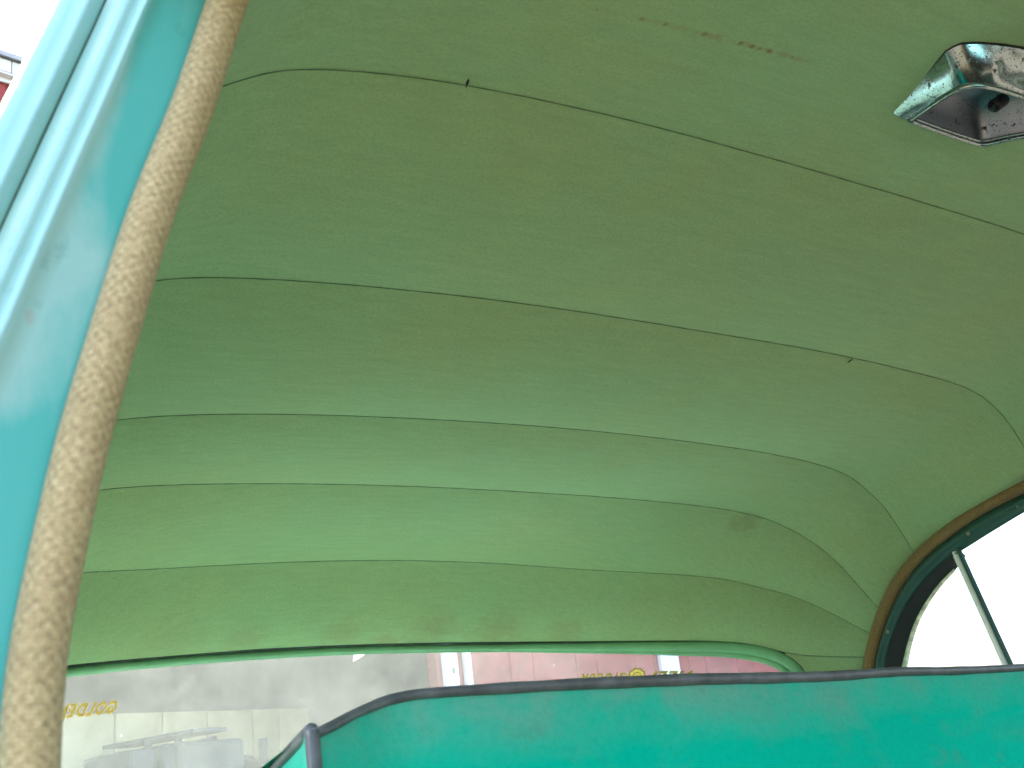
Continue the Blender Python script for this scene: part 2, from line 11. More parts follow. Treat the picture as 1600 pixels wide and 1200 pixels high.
"seams":[[[-0.6546,0.5197,0.3133],[-0.6459,0.5197,0.3145],[-0.6371,0.5197,0.3156],[-0.6284,0.5197,0.3167],[-0.6197,0.5197,0.3179],[-0.6142,0.5196,0.3238],[-0.6099,0.5195,0.3315],[-0.6055,0.5194,0.3391],[-0.6009,0.5193,0.3466],[-0.596,0.5191,0.3539],[-0.5908,0.519,0.3611],[-0.5854,0.5189,0.368],[-0.5798,0.5187,0.3748],[-0.5738,0.5186,0.3813],[-0.5675,0.5184,0.3874],[-0.5607,0.5183,0.3931],[-0.5537,0.5181,0.3983],[-0.5464,0.518,0.4032],[-0.5389,0.5178,0.408],[-0.5315,0.5177,0.4127],[-0.5239,0.5175,0.4171],[-0.516,0.5173,0.4211],[-0.5079,0.5172,0.4246],[-0.4996,0.517,0.4275],[-0.4912,0.5169,0.43],[-0.4827,0.5167,0.4323],[-0.4741,0.5166,0.4344],[-0.4655,0.5165,0.4363],[-0.4569,0.5163,0.4381],[-0.4482,0.5162,0.4397],[-0.4395,0.5161,0.4413],[-0.4308,0.516,0.4427],[-0.4221,0.5158,0.444],[-0.4134,0.5157,0.4453],[-0.4047,0.5156,0.4464],[-0.3959,0.5155,0.4475],[-0.3872,0.5154,0.4485],[-0.3784,0.5153,0.4494],[-0.3696,0.5152,0.4503],[-0.3609,0.5152,0.4511],[-0.3521,0.5151,0.4519],[-0.3433,0.515,0.4525],[-0.3345,0.5149,0.4532],[-0.3257,0.5148,0.4538],[-0.3169,0.5148,0.4544],[-0.3081,0.5147,0.4549],[-0.2993,0.5147,0.4554],[-0.2905,0.5146,0.4559],[-0.2817,0.5146,0.4564],[-0.2729,0.5145,0.4568],[-0.2641,0.5145,0.4573],[-0.2553,0.5144,0.4576],[-0.2465,0.5144,0.458],[-0.2377,0.5143,0.4583],[-0.2289,0.5143,0.4586],[-0.2201,0.5143,0.4588],[-0.2113,0.5142,0.459],[-0.2025,0.5142,0.4592],[-0.1937,0.5142,0.4594],[-0.1849,0.5142,0.4595],[-0.1761,0.5141,0.4596],[-0.1672,0.5141,0.4598],[-0.1584,0.5141,0.4599],[-0.1496,0.5141,0.4599],[-0.1408,0.5141,0.46],[-0.132,0.5141,0.4601],[-0.1232,0.5141,0.4602],[-0.1144,0.514,0.4602],[-0.1056,0.514,0.4602],[-0.0967,0.514,0.4603],[-0.0879,0.514,0.4603],[-0.0791,0.514,0.4603],[-0.0703,0.514,0.4603],[-0.0615,0.514,0.4603],[-0.0527,0.514,0.4603],[-0.0439,0.514,0.4603],[-0.0351,0.514,0.4603],[-0.0262,0.514,0.4603],[-0.0174,0.514,0.4603],[-0.0086,0.514,0.4602],[0.0002,0.514,0.4602],[0.009,0.514,0.4601],[0.0178,0.514,0.46],[0.0266,0.514,0.46],[0.0354,0.514,0.4599],[0.0443,0.514,0.4599],[0.0531,0.514,0.4598],[0.0619,0.514,0.4598],[0.0707,0.514,0.4598],[0.0795,0.514,0.4597],[0.0883,0.514,0.4597],[0.0971,0.514,0.4596],[0.1059,0.514,0.4595],[0.1148,0.514,0.4594],[0.1236,0.5141,0.4593],[0.1324,0.5141,0.4592],[0.1412,0.5141,0.4591],[0.15,0.5141,0.4589],[0.1588,0.5141,0.4588],[0.1676,0.5141,0.4587],[0.1764,0.5141,0.4586],[0.1852,0.5142,0.4585],[0.1941,0.5142,0.4583],[0.2029,0.5142,0.4582],[0.2117,0.5142,0.458],[0.2205,0.5143,0.4578],[0.2293,0.5143,0.4576],[0.2381,0.5143,0.4574],[0.2469,0.5144,0.4572],[0.2557,0.5144,0.457],[0.2645,0.5145,0.4567],[0.2733,0.5145,0.4564],[0.2821,0.5146,0.4561],[0.2909,0.5146,0.4557],[0.2997,0.5147,0.4551],[0.3085,0.5147,0.4546],[0.3173,0.5148,0.454],[0.3261,0.5149,0.4533],[0.3349,0.5149,0.4527],[0.3437,0.515,0.452],[0.3525,0.5151,0.4513],[0.3613,0.5152,0.4506],[0.37,0.5152,0.4498],[0.3788,0.5153,0.449],[0.3876,0.5154,0.4482],[0.3964,0.5155,0.4473],[0.4051,0.5156,0.4464],[0.4139,0.5157,0.4455],[0.4226,0.5158,0.4444],[0.4314,0.516,0.4433],[0.4401,0.5161,0.442],[0.4488,0.5162,0.4406],[0.4575,0.5163,0.439],[0.4661,0.5165,0.4373],[0.4747,0.5166,0.4353],[0.4832,0.5167,0.4331],[0.4917,0.5169,0.4306],[0.5,0.517,0.4279],[0.5083,0.5172,0.4248],[0.5164,0.5174,0.4214],[0.5244,0.5175,0.4177],[0.5322,0.5177,0.4135],[0.5398,0.5178,0.4091],[0.5471,0.518,0.4042],[0.5542,0.5181,0.399],[0.561,0.5183,0.3934],[0.5675,0.5184,0.3875],[0.5738,0.5186,0.3813],[0.5798,0.5187,0.3748],[0.5854,0.5189,0.368],[0.5908,0.519,0.3611],[0.596,0.5191,0.3539],[0.6009,0.5193,0.3466],[0.6055,0.5194,0.3391],[0.6099,0.5195,0.3315],[0.6142,0.5196,0.3238],[0.6197,0.5197,0.3179],[0.6284,0.5197,0.3167],[0.6371,0.5197,0.3156],[0.6459,0.5197,0.3145],[0.6546,0.5197,0.3133]],[[-0.6559,0.7697,0.2974],[-0.6474,0.7697,0.2993],[-0.6389,0.7697,0.3011],[-0.6307,0.7697,0.3034],[-0.6255,0.769,0.3103],[-0.6202,0.7684,0.3171],[-0.6146,0.7677,0.3238],[-0.6091,0.7671,0.3305],[-0.6038,0.7665,0.3373],[-0.5986,0.7659,0.3443],[-0.5934,0.7653,0.3512],[-0.5877,0.7647,0.3577],[-0.5816,0.7641,0.3638],[-0.575,0.7634,0.3694],[-0.5679,0.7627,0.3744],[-0.5603,0.7619,0.3786],[-0.5524,0.7612,0.382],[-0.5442,0.7604,0.3849],[-0.536,0.7597,0.3876],[-0.5278,0.7589,0.3902],[-0.5194,0.7582,0.3926],[-0.511,0.7575,0.3946],[-0.5025,0.7568,0.3963],[-0.494,0.7561,0.3977],[-0.4854,0.7555,0.3989],[-0.4768,0.7549,0.4],[-0.4682,0.7543,0.4009],[-0.4596,0.7537,0.4018],[-0.4509,0.7531,0.4026],[-0.4423,0.7526,0.4033],[-0.4336,0.7521,0.404],[-0.425,0.7516,0.4046],[-0.4163,0.7511,0.4052],[-0.4077,0.7506,0.4057],[-0.399,0.7502,0.4062],[-0.3903,0.7498,0.4067],[-0.3817,0.7494,0.4072],[-0.373,0.749,0.4076],[-0.3643,0.7486,0.4081],[-0.3557,0.7483,0.4085],[-0.347,0.7479,0.4089],[-0.3383,0.7476,0.4093],[-0.3297,0.7473,0.4096],[-0.321,0.747,0.41],[-0.3123,0.7468,0.4103],[-0.3036,0.7465,0.4106],[-0.2949,0.7463,0.4109],[-0.2863,0.746,0.4112],[-0.2776,0.7458,0.4115],[-0.2689,0.7456,0.4118],[-0.2602,0.7454,0.412],[-0.2515,0.7452,0.4123],[-0.2429,0.7451,0.4126],[-0.2342,0.7449,0.4128],[-0.2255,0.7448,0.413],[-0.2168,0.7446,0.4131],[-0.2081,0.7445,0.4133],[-0.1994,0.7444,0.4135],[-0.1908,0.7443,0.4136],[-0.1821,0.7442,0.4137],[-0.1734,0.7441,0.4138],[-0.1647,0.7441,0.4139],[-0.156,0.744,0.414],[-0.1473,0.7439,0.414],[-0.1386,0.7439,0.4141],[-0.13,0.7438,0.4141],[-0.1213,0.7438,0.4142],[-0.1126,0.7437,0.4142],[-0.1039,0.7437,0.4142],[-0.0952,0.7437,0.4142],[-0.0865,0.7437,0.4142],[-0.0778,0.7436,0.4142],[-0.0691,0.7436,0.4142],[-0.0605,0.7436,0.4142],[-0.0518,0.7436,0.4142],[-0.0431,0.7436,0.4142],[-0.0344,0.7436,0.4141],[-0.0257,0.7436,0.4141],[-0.017,0.7436,0.414],[-0.0083,0.7436,0.4139],[0.0004,0.7436,0.4139],[0.009,0.7436,0.4138],[0.0177,0.7436,0.4137],[0.0264,0.7436,0.4137],[0.0351,0.7436,0.4137],[0.0438,0.7436,0.4136],[0.0525,0.7436,0.4136],[0.0612,0.7436,0.4136],[0.0699,0.7436,0.4135],[0.0785,0.7436,0.4135],[0.0872,0.7437,0.4134],[0.0959,0.7437,0.4134],[0.1046,0.7437,0.4133],[0.1133,0.7437,0.4133],[0.122,0.7438,0.4132],[0.1307,0.7438,0.4131],[0.1393,0.7439,0.413],[0.148,0.7439,0.4129],[0.1567,0.744,0.4128],[0.1654,0.7441,0.4127],[0.1741,0.7441,0.4126],[0.1828,0.7442,0.4125],[0.1915,0.7443,0.4124],[0.2001,0.7444,0.4123],[0.2088,0.7445,0.4121],[0.2175,0.7447,0.412],[0.2262,0.7448,0.4118],[0.2349,0.7449,0.4116],[0.2436,0.7451,0.4115],[0.2523,0.7453,0.4113],[0.2609,0.7454,0.411],[0.2696,0.7456,0.4108],[0.2783,0.7458,0.4105],[0.287,0.7461,0.4102],[0.2957,0.7463,0.4099],[0.3043,0.7465,0.4096],[0.313,0.7468,0.4093],[0.3217,0.7471,0.4089],[0.3304,0.7473,0.4086],[0.339,0.7476,0.4082],[0.3477,0.748,0.4078],[0.3564,0.7483,0.4075],[0.3651,0.7487,0.4071],[0.3737,0.749,0.4067],[0.3824,0.7494,0.4063],[0.3911,0.7498,0.406],[0.3997,0.7502,0.4056],[0.4084,0.7507,0.4053],[0.4171,0.7511,0.4049],[0.4257,0.7516,0.4045],[0.4344,0.7521,0.4041],[0.4431,0.7526,0.4036],[0.4517,0.7532,0.403],[0.4604,0.7537,0.4025],[0.469,0.7543,0.4018],[0.4776,0.7549,0.401],[0.4863,0.7556,0.4001],[0.4949,0.7562,0.3991],[0.5034,0.7569,0.3978],[0.512,0.7576,0.3964],[0.5204,0.7583,0.3946],[0.5288,0.759,0.3925],[0.5371,0.7597,0.3899],[0.5452,0.7605,0.3868],[0.5531,0.7612,0.3833],[0.5607,0.7619,0.3792],[0.568,0.7627,0.3746],[0.575,0.7634,0.3695],[0.5816,0.7641,0.3638],[0.5877,0.7647,0.3577],[0.5934,0.7653,0.3512],[0.5986,0.7659,0.3443],[0.6038,0.7665,0.3373],[0.6091,0.7671,0.3305],[0.6146,0.7677,0.3238],[0.6202,0.7684,0.3171],[0.6255,0.769,0.3103],[0.6307,0.7697,0.3034],[0.6389,0.7697,0.3011],[0.6474,0.7697,0.2993],[0.6559,0.7697,0.2974]],[[-0.6662,1.0095,0.2313],[-0.6609,1.0088,0.2385],[-0.6555,1.0082,0.2457],[-0.6503,1.0075,0.253],[-0.6452,1.0069,0.2603],[-0.64,1.0062,0.2677],[-0.6349,1.0056,0.275],[-0.6295,1.0049,0.2822],[-0.624,1.0043,0.2893],[-0.6182,1.0036,0.2961],[-0.6122,1.0029,0.3028],[-0.6059,1.0022,0.3091],[-0.5991,1.0014,0.3148],[-0.5919,1.0007,0.3201],[-0.5845,0.9999,0.3251],[-0.577,0.9991,0.33],[-0.5694,0.9983,0.3347],[-0.5615,0.9976,0.3388],[-0.5533,0.9968,0.3424],[-0.5449,0.9961,0.3455],[-0.5365,0.9953,0.3486],[-0.528,0.9946,0.3515],[-0.5195,0.9938,0.3542],[-0.5108,0.9931,0.3565],[-0.5021,0.9924,0.3585],[-0.4933,0.9917,0.3602],[-0.4845,0.9911,0.3618],[-0.4756,0.9905,0.3631],[-0.4667,0.9899,0.3644],[-0.4578,0.9893,0.3655],[-0.4489,0.9887,0.3665],[-0.4399,0.9882,0.3675],[-0.431,0.9877,0.3684],[-0.422,0.9872,0.3692],[-0.4131,0.9867,0.37],[-0.4041,0.9862,0.3707],[-0.3952,0.9858,0.3714],[-0.3862,0.9854,0.372],[-0.3772,0.985,0.3727],[-0.3683,0.9846,0.3733],[-0.3593,0.9842,0.3738],[-0.3503,0.9839,0.3744],[-0.3413,0.9835,0.3749],[-0.3324,0.9832,0.3754],[-0.3234,0.9829,0.3758],[-0.3144,0.9827,0.3763],[-0.3054,0.9824,0.3767],[-0.2964,0.9821,0.3772],[-0.2875,0.9819,0.3776],[-0.2785,0.9817,0.3779],[-0.2695,0.9815,0.3783],[-0.2605,0.9813,0.3787],[-0.2515,0.9811,0.379],[-0.2425,0.9809,0.3793],[-0.2335,0.9808,0.3796],[-0.2245,0.9806,0.3799],[-0.2155,0.9805,0.3802],[-0.2065,0.9804,0.3805],[-0.1975,0.9803,0.3808],[-0.1885,0.9802,0.381],[-0.1796,0.9801,0.3813],[-0.1706,0.98,0.3815],[-0.1616,0.9799,0.3817],[-0.1526,0.9798,0.382],[-0.1436,0.9798,0.3822],[-0.1346,0.9797,0.3824],[-0.1256,0.9797,0.3826],[-0.1166,0.9796,0.3827],[-0.1076,0.9796,0.3829],[-0.0986,0.9796,0.3831],[-0.0896,0.9795,0.3832],[-0.0806,0.9795,0.3833],[-0.0716,0.9795,0.3835],[-0.0626,0.9795,0.3836],[-0.0536,0.9795,0.3837],[-0.0446,0.9795,0.3837],[-0.0356,0.9795,0.3838],[-0.0266,0.9795,0.3839],[-0.0176,0.9795,0.3839],[-0.0086,0.9795,0.3839],[0.0004,0.9795,0.3839],[0.0094,0.9795,0.3839],[0.0184,0.9795,0.3839],[0.0274,0.9795,0.3839],[0.0364,0.9795,0.3838],[0.0454,0.9795,0.3838],[0.0544,0.9795,0.3837],[0.0634,0.9795,0.3836],[0.0724,0.9795,0.3835],[0.0814,0.9795,0.3834],[0.0904,0.9795,0.3833],[0.0994,0.9796,0.3831],[0.1084,0.9796,0.383],[0.1174,0.9796,0.3828],[0.1264,0.9797,0.3826],[0.1354,0.9797,0.3824],[0.1443,0.9798,0.3822],[0.1533,0.9798,0.382],[0.1623,0.9799,0.3818],[0.1713,0.98,0.3816],[0.1803,0.9801,0.3813],[0.1893,0.9802,0.3811],[0.1983,0.9803,0.3808],[0.2073,0.9804,0.3806],[0.2163,0.9805,0.3803],[0.2253,0.9806,0.38],[0.2343,0.9808,0.3797],[0.2433,0.9809,0.3794],[0.2523,0.9811,0.379],[0.2613,0.9813,0.3787],[0.2702,0.9815,0.3784],[0.2792,0.9817,0.378],[0.2882,0.9819,0.3776],[0.2972,0.9822,0.3772],[0.3062,0.9824,0.3769],[0.3152,0.9827,0.3765],[0.3242,0.983,0.3761],[0.3332,0.9833,0.3757],[0.3421,0.9836,0.3753],[0.3511,0.9839,0.3748],[0.3601,0.9843,0.3743],[0.3691,0.9847,0.3737],[0.378,0.9851,0.3731],[0.387,0.9855,0.3725],[0.396,0.986,0.3718],[0.4049,0.9864,0.3712],[0.4139,0.9869,0.3706],[0.4229,0.9873,0.3699],[0.4318,0.9878,0.3692],[0.4408,0.9883,0.3684],[0.4497,0.9888,0.3674],[0.4586,0.9894,0.3663],[0.4675,0.99,0.3651],[0.4764,0.9906,0.3639],[0.4853,0.9912,0.3627],[0.4941,0.9918,0.3612],[0.5029,0.9925,0.3596],[0.5117,0.9932,0.3578],[0.5205,0.9939,0.3558],[0.5291,0.9946,0.3536],[0.5376,0.9954,0.3509],[0.5459,0.9961,0.3476],[0.5539,0.9968,0.3436],[0.5617,0.9976,0.3393],[0.5694,0.9983,0.3348],[0.577,0.9991,0.33],[0.5845,0.9999,0.3251],[0.5919,1.0007,0.3201],[0.5991,1.0014,0.3148],[0.6059,1.0022,0.3091],[0.6122,1.0029,0.3028],[0.6182,1.0036,0.2961],[0.624,1.0043,0.2893],[0.6295,1.0049,0.2822],[0.6349,1.0056,0.275],[0.64,1.0062,0.2677],[0.6452,1.0069,0.2603],[0.6503,1.0075,0.253],[0.6555,1.0082,0.2457],[0.6609,1.0088,0.2385],[0.6662,1.0095,0.2313]],[[-0.6684,1.0936,0.1621],[-0.6638,1.0958,0.1701],[-0.6591,1.098,0.1782],[-0.6545,1.1002,0.1862],[-0.6498,1.1024,0.1943],[-0.6451,1.1046,0.2023],[-0.6405,1.1068,0.2103],[-0.6358,1.109,0.2184],[-0.6312,1.1111,0.2265],[-0.6265,1.1132,0.2345],[-0.6216,1.1153,0.2424],[-0.6164,1.1176,0.2501],[-0.6109,1.1199,0.2575],[-0.6051,1.1223,0.2647],[-0.5991,1.1248,0.2717],[-0.5927,1.1273,0.2783],[-0.5862,1.1299,0.2847],[-0.5794,1.1325,0.2909],[-0.5723,1.1351,0.2967],[-0.5649,1.1378,0.302],[-0.5572,1.1405,0.3069],[-0.5493,1.1432,0.3115],[-0.5413,1.1458,0.316],[-0.5332,1.1485,0.3204],[-0.5251,1.1512,0.3246],[-0.5168,1.1538,0.3285],[-0.5082,1.1564,0.3318],[-0.4995,1.1589,0.3346],[-0.4906,1.1613,0.3371],[-0.4817,1.1637,0.3394],[-0.4727,1.1661,0.3416],[-0.4636,1.1683,0.3436],[-0.4545,1.1705,0.3455],[-0.4453,1.1726,0.3472],[-0.4362,1.1746,0.3488],[-0.4269,1.1765,0.3504],[-0.4177,1.1784,0.3518],[-0.4084,1.1802,0.3531],[-0.3991,1.1819,0.3544],[-0.3897,1.1836,0.3556],[-0.3804,1.1851,0.3567],[-0.371,1.1866,0.3578],[-0.3616,1.1881,0.3588],[-0.3522,1.1894,0.3597],[-0.3428,1.1907,0.3606],[-0.3334,1.1919,0.3615],[-0.3239,1.1931,0.3623],[-0.3145,1.1942,0.3631],[-0.305,1.1952,0.3639],[-0.2955,1.1962,0.3646],[-0.286,1.1971,0.3653],[-0.2765,1.1979,0.3659],[-0.267,1.1987,0.3665],[-0.2575,1.1995,0.3671],[-0.248,1.2001,0.3676],[-0.2385,1.2008,0.3681],[-0.229,1.2014,0.3686],[-0.2195,1.2019,0.3691],[-0.2099,1.2024,0.3695],[-0.2004,1.2029,0.3699],[-0.1909,1.2033,0.3703],[-0.1813,1.2037,0.3706],[-0.1718,1.204,0.371],[-0.1622,1.2043,0.3713],[-0.1527,1.2046,0.3715],[-0.1432,1.2048,0.3718],[-0.1336,1.205,0.372],[-0.1241,1.2052,0.3723],[-0.1145,1.2053,0.3724],[-0.105,1.2055,0.3726],[-0.0954,1.2056,0.3727],[-0.0859,1.2057,0.3728],[-0.0763,1.2058,0.3729],[-0.0668,1.2058,0.373],[-0.0572,1.2059,0.373],[-0.0476,1.2059,0.373],[-0.0381,1.2059,0.373],[-0.0285,1.2059,0.373],[-0.019,1.2059,0.373],[-0.0094,1.2059,0.373],[0.0001,1.2059,0.373],[0.0097,1.2059,0.373],[0.0192,1.2059,0.3729],[0.0288,1.2059,0.3728],[0.0383,1.2059,0.3727],[0.0479,1.2059,0.3726],[0.0574,1.2059,0.3726],[0.067,1.2058,0.3725],[0.0765,1.2058,0.3724],[0.0861,1.2057,0.3723],[0.0956,1.2056,0.3721],[0.1052,1.2055,0.372],[0.1147,1.2053,0.3718],[0.1243,1.2052,0.3716],[0.1338,1.205,0.3714],[0.1434,1.2048,0.3711],[0.1529,1.2046,0.3709],[0.1625,1.2043,0.3706],[0.172,1.204,0.3704],[0.1816,1.2036,0.3701],[0.1911,1.2033,0.3698],[0.2006,1.2029,0.3695],[0.2102,1.2024,0.3692],[0.2197,1.2019,0.3689],[0.2292,1.2014,0.3684],[0.2387,1.2008,0.368],[0.2483,1.2001,0.3675],[0.2578,1.1994,0.367],[0.2673,1.1987,0.3665],[0.2768,1.1979,0.3659],[0.2863,1.197,0.3653],[0.2958,1.1961,0.3647],[0.3053,1.1952,0.364],[0.3147,1.1941,0.3633],[0.3242,1.193,0.3625],[0.3336,1.1919,0.3617],[0.3431,1.1907,0.3609],[0.3525,1.1894,0.36],[0.3619,1.188,0.3591],[0.3713,1.1866,0.3582],[0.3807,1.1851,0.3572],[0.39,1.1835,0.3561],[0.3994,1.1819,0.355],[0.4087,1.1801,0.3538],[0.418,1.1783,0.3525],[0.4272,1.1765,0.3511],[0.4365,1.1745,0.3495],[0.4457,1.1725,0.3479],[0.4548,1.1704,0.3462],[0.4639,1.1682,0.3443],[0.473,1.166,0.3422],[0.4819,1.1636,0.34],[0.4909,1.1612,0.3375],[0.4997,1.1588,0.3349],[0.5084,1.1562,0.332],[0.517,1.1537,0.3288],[0.5254,1.1511,0.3251],[0.5336,1.1485,0.321],[0.5417,1.1459,0.3167],[0.5496,1.1432,0.3121],[0.5574,1.1405,0.3073],[0.565,1.1378,0.3021],[0.5723,1.1351,0.2967],[0.5794,1.1325,0.2909],[0.5862,1.1299,0.2847],[0.5927,1.1273,0.2783],[0.5991,1.1248,0.2717],[0.6051,1.1223,0.2647],[0.6109,1.1199,0.2575],[0.6164,1.1176,0.2501],[0.6216,1.1153,0.2424],[0.6265,1.1132,0.2345],[0.6312,1.1111,0.2265],[0.6358,1.109,0.2184],[0.6405,1.1068,0.2103],[0.6451,1.1046,0.2023],[0.6498,1.1024,0.1943],[0.6545,1.1002,0.1862],[0.6591,1.098,0.1782],[0.6638,1.0958,0.1701],[0.6684,1.0936,0.1621]],[[-0.6719,1.1168,0.1315],[-0.6672,1.1235,0.1381],[-0.6626,1.1303,0.1448],[-0.658,1.137,0.1515],[-0.6534,1.1437,0.1582],[-0.6487,1.1505,0.1647],[-0.6439,1.1573,0.1712],[-0.639,1.1641,0.1775],[-0.634,1.171,0.1839],[-0.629,1.1778,0.1901],[-0.6239,1.1846,0.1963],[-0.6186,1.1915,0.2023],[-0.6132,1.1985,0.2081],[-0.6077,1.2055,0.2136],[-0.6019,1.2126,0.2187],[-0.596,1.2199,0.2236],[-0.5899,1.2272,0.228],[-0.5836,1.2345,0.2324],[-0.5773,1.2417,0.2366],[-0.5708,1.2488,0.2409],[-0.5642,1.2559,0.2451],[-0.5575,1.2629,0.2492],[-0.5507,1.2699,0.2532],[-0.5438,1.2768,0.2572],[-0.5369,1.2837,0.2612],[-0.53,1.2907,0.2651],[-0.5229,1.2976,0.2688],[-0.5157,1.3044,0.2722],[-0.5082,1.3112,0.2753],[-0.5006,1.3178,0.2782],[-0.4928,1.3244,0.2809],[-0.4849,1.3308,0.2834],[-0.4768,1.3371,0.2859],[-0.4686,1.3434,0.2882],[-0.4603,1.3495,0.2904],[-0.4519,1.3554,0.2923],[-0.4433,1.3613,0.2941],[-0.4346,1.367,0.2957],[-0.4257,1.3726,0.2973],[-0.4168,1.3779,0.2988],[-0.4078,1.3832,0.3003],[-0.3986,1.3882,0.3018],[-0.3894,1.3931,0.3032],[-0.3801,1.3978,0.3046],[-0.3707,1.4023,0.306],[-0.3612,1.4067,0.3073],[-0.3516,1.4108,0.3086],[-0.3419,1.4148,0.3099],[-0.3321,1.4185,0.3112],[-0.3223,1.4221,0.3125],[-0.3124,1.4255,0.3137],[-0.3024,1.4287,0.3149],[-0.2924,1.4318,0.3161],[-0.2823,1.4346,0.3173],[-0.2722,1.4372,0.3184],[-0.262,1.4397,0.3194],[-0.2517,1.442,0.3204],[-0.2415,1.4442,0.3214],[-0.2312,1.4461,0.3224],[-0.2208,1.4479,0.3233],[-0.2104,1.4496,0.3241],[-0.2,1.4511,0.3249],[-0.1896,1.4524,0.3257],[-0.1792,1.4536,0.3264],[-0.1687,1.4547,0.327],[-0.1582,1.4557,0.3276],[-0.1477,1.4565,0.3282],[-0.1372,1.4573,0.3287],[-0.1267,1.4579,0.3292],[-0.1162,1.4584,0.3296],[-0.1057,1.4589,0.33],[-0.0951,1.4592,0.3304],[-0.0846,1.4595,0.3307],[-0.0741,1.4598,0.3309],[-0.0635,1.4599,0.3312],[-0.053,1.4601,0.3314],[-0.0424,1.4602,0.3316],[-0.0319,1.4602,0.3317],[-0.0214,1.4602,0.3319],[-0.0108,1.4603,0.3319],[-0.0003,1.4603,0.332],[0.0103,1.4603,0.332],[0.0208,1.4602,0.332],[0.0314,1.4602,0.332],[0.0419,1.4602,0.3319],[0.0524,1.4601,0.3318],[0.063,1.4599,0.3316],[0.0735,1.4598,0.3314],[0.0841,1.4595,0.3311],[0.0946,1.4592,0.3308],[0.1051,1.4589,0.3304],[0.1156,1.4584,0.3301],[0.1262,1.4579,0.3297],[0.1367,1.4573,0.3292],[0.1472,1.4566,0.3287],[0.1577,1.4557,0.3282],[0.1682,1.4548,0.3276],[0.1786,1.4537,0.327],[0.1891,1.4525,0.3262],[0.1995,1.4511,0.3254],[0.2099,1.4497,0.3245],[0.2203,1.448,0.3235],[0.2306,1.4462,0.3224],[0.2409,1.4443,0.3213],[0.2511,1.4422,0.3201],[0.2614,1.4399,0.3188],[0.2715,1.4374,0.3175],[0.2816,1.4348,0.3161],[0.2917,1.432,0.3147],[0.3017,1.429,0.3133],[0.3116,1.4258,0.3119],[0.3215,1.4224,0.3105],[0.3313,1.4188,0.309],[0.3411,1.4151,0.3075],[0.3507,1.4112,0.306],[0.3603,1.407,0.3045],[0.3698,1.4027,0.3029],[0.3792,1.3982,0.3013],[0.3885,1.3936,0.2996],[0.3977,1.3887,0.298],[0.4068,1.3837,0.2964],[0.4159,1.3785,0.2947],[0.4248,1.3732,0.293],[0.4336,1.3676,0.2913],[0.4423,1.362,0.2895],[0.4509,1.3561,0.2876],[0.4593,1.3502,0.2856],[0.4677,1.3441,0.2836],[0.4759,1.3378,0.2816],[0.484,1.3315,0.2794],[0.492,1.325,0.2772],[0.4999,1.3184,0.2748],[0.5077,1.3117,0.2724],[0.5153,1.3048,0.2699],[0.5227,1.2979,0.2673],[0.53,1.291,0.2643],[0.5372,1.2841,0.261],[0.5442,1.2771,0.2574],[0.551,1.2701,0.2535],[0.5577,1.263,0.2494],[0.5643,1.2559,0.2452],[0.5708,1.2488,0.2409],[0.5773,1.2417,0.2367],[0.5836,1.2345,0.2324],[0.5899,1.2272,0.228],[0.596,1.2199,0.2236],[0.6019,1.2126,0.2187],[0.6077,1.2055,0.2136],[0.6132,1.1985,0.2081],[0.6186,1.1915,0.2023],[0.6239,1.1846,0.1963],[0.629,1.1778,0.1901],[0.634,1.171,0.1839],[0.639,1.1641,0.1775],[0.6439,1.1573,0.1712],[0.6487,1.1505,0.1647],[0.6534,1.1437,0.1582],[0.658,1.137,0.1515],[0.6626,1.1303,0.1448],[0.6672,1.1235,0.1381],[0.6719,1.1168,0.1315]]],
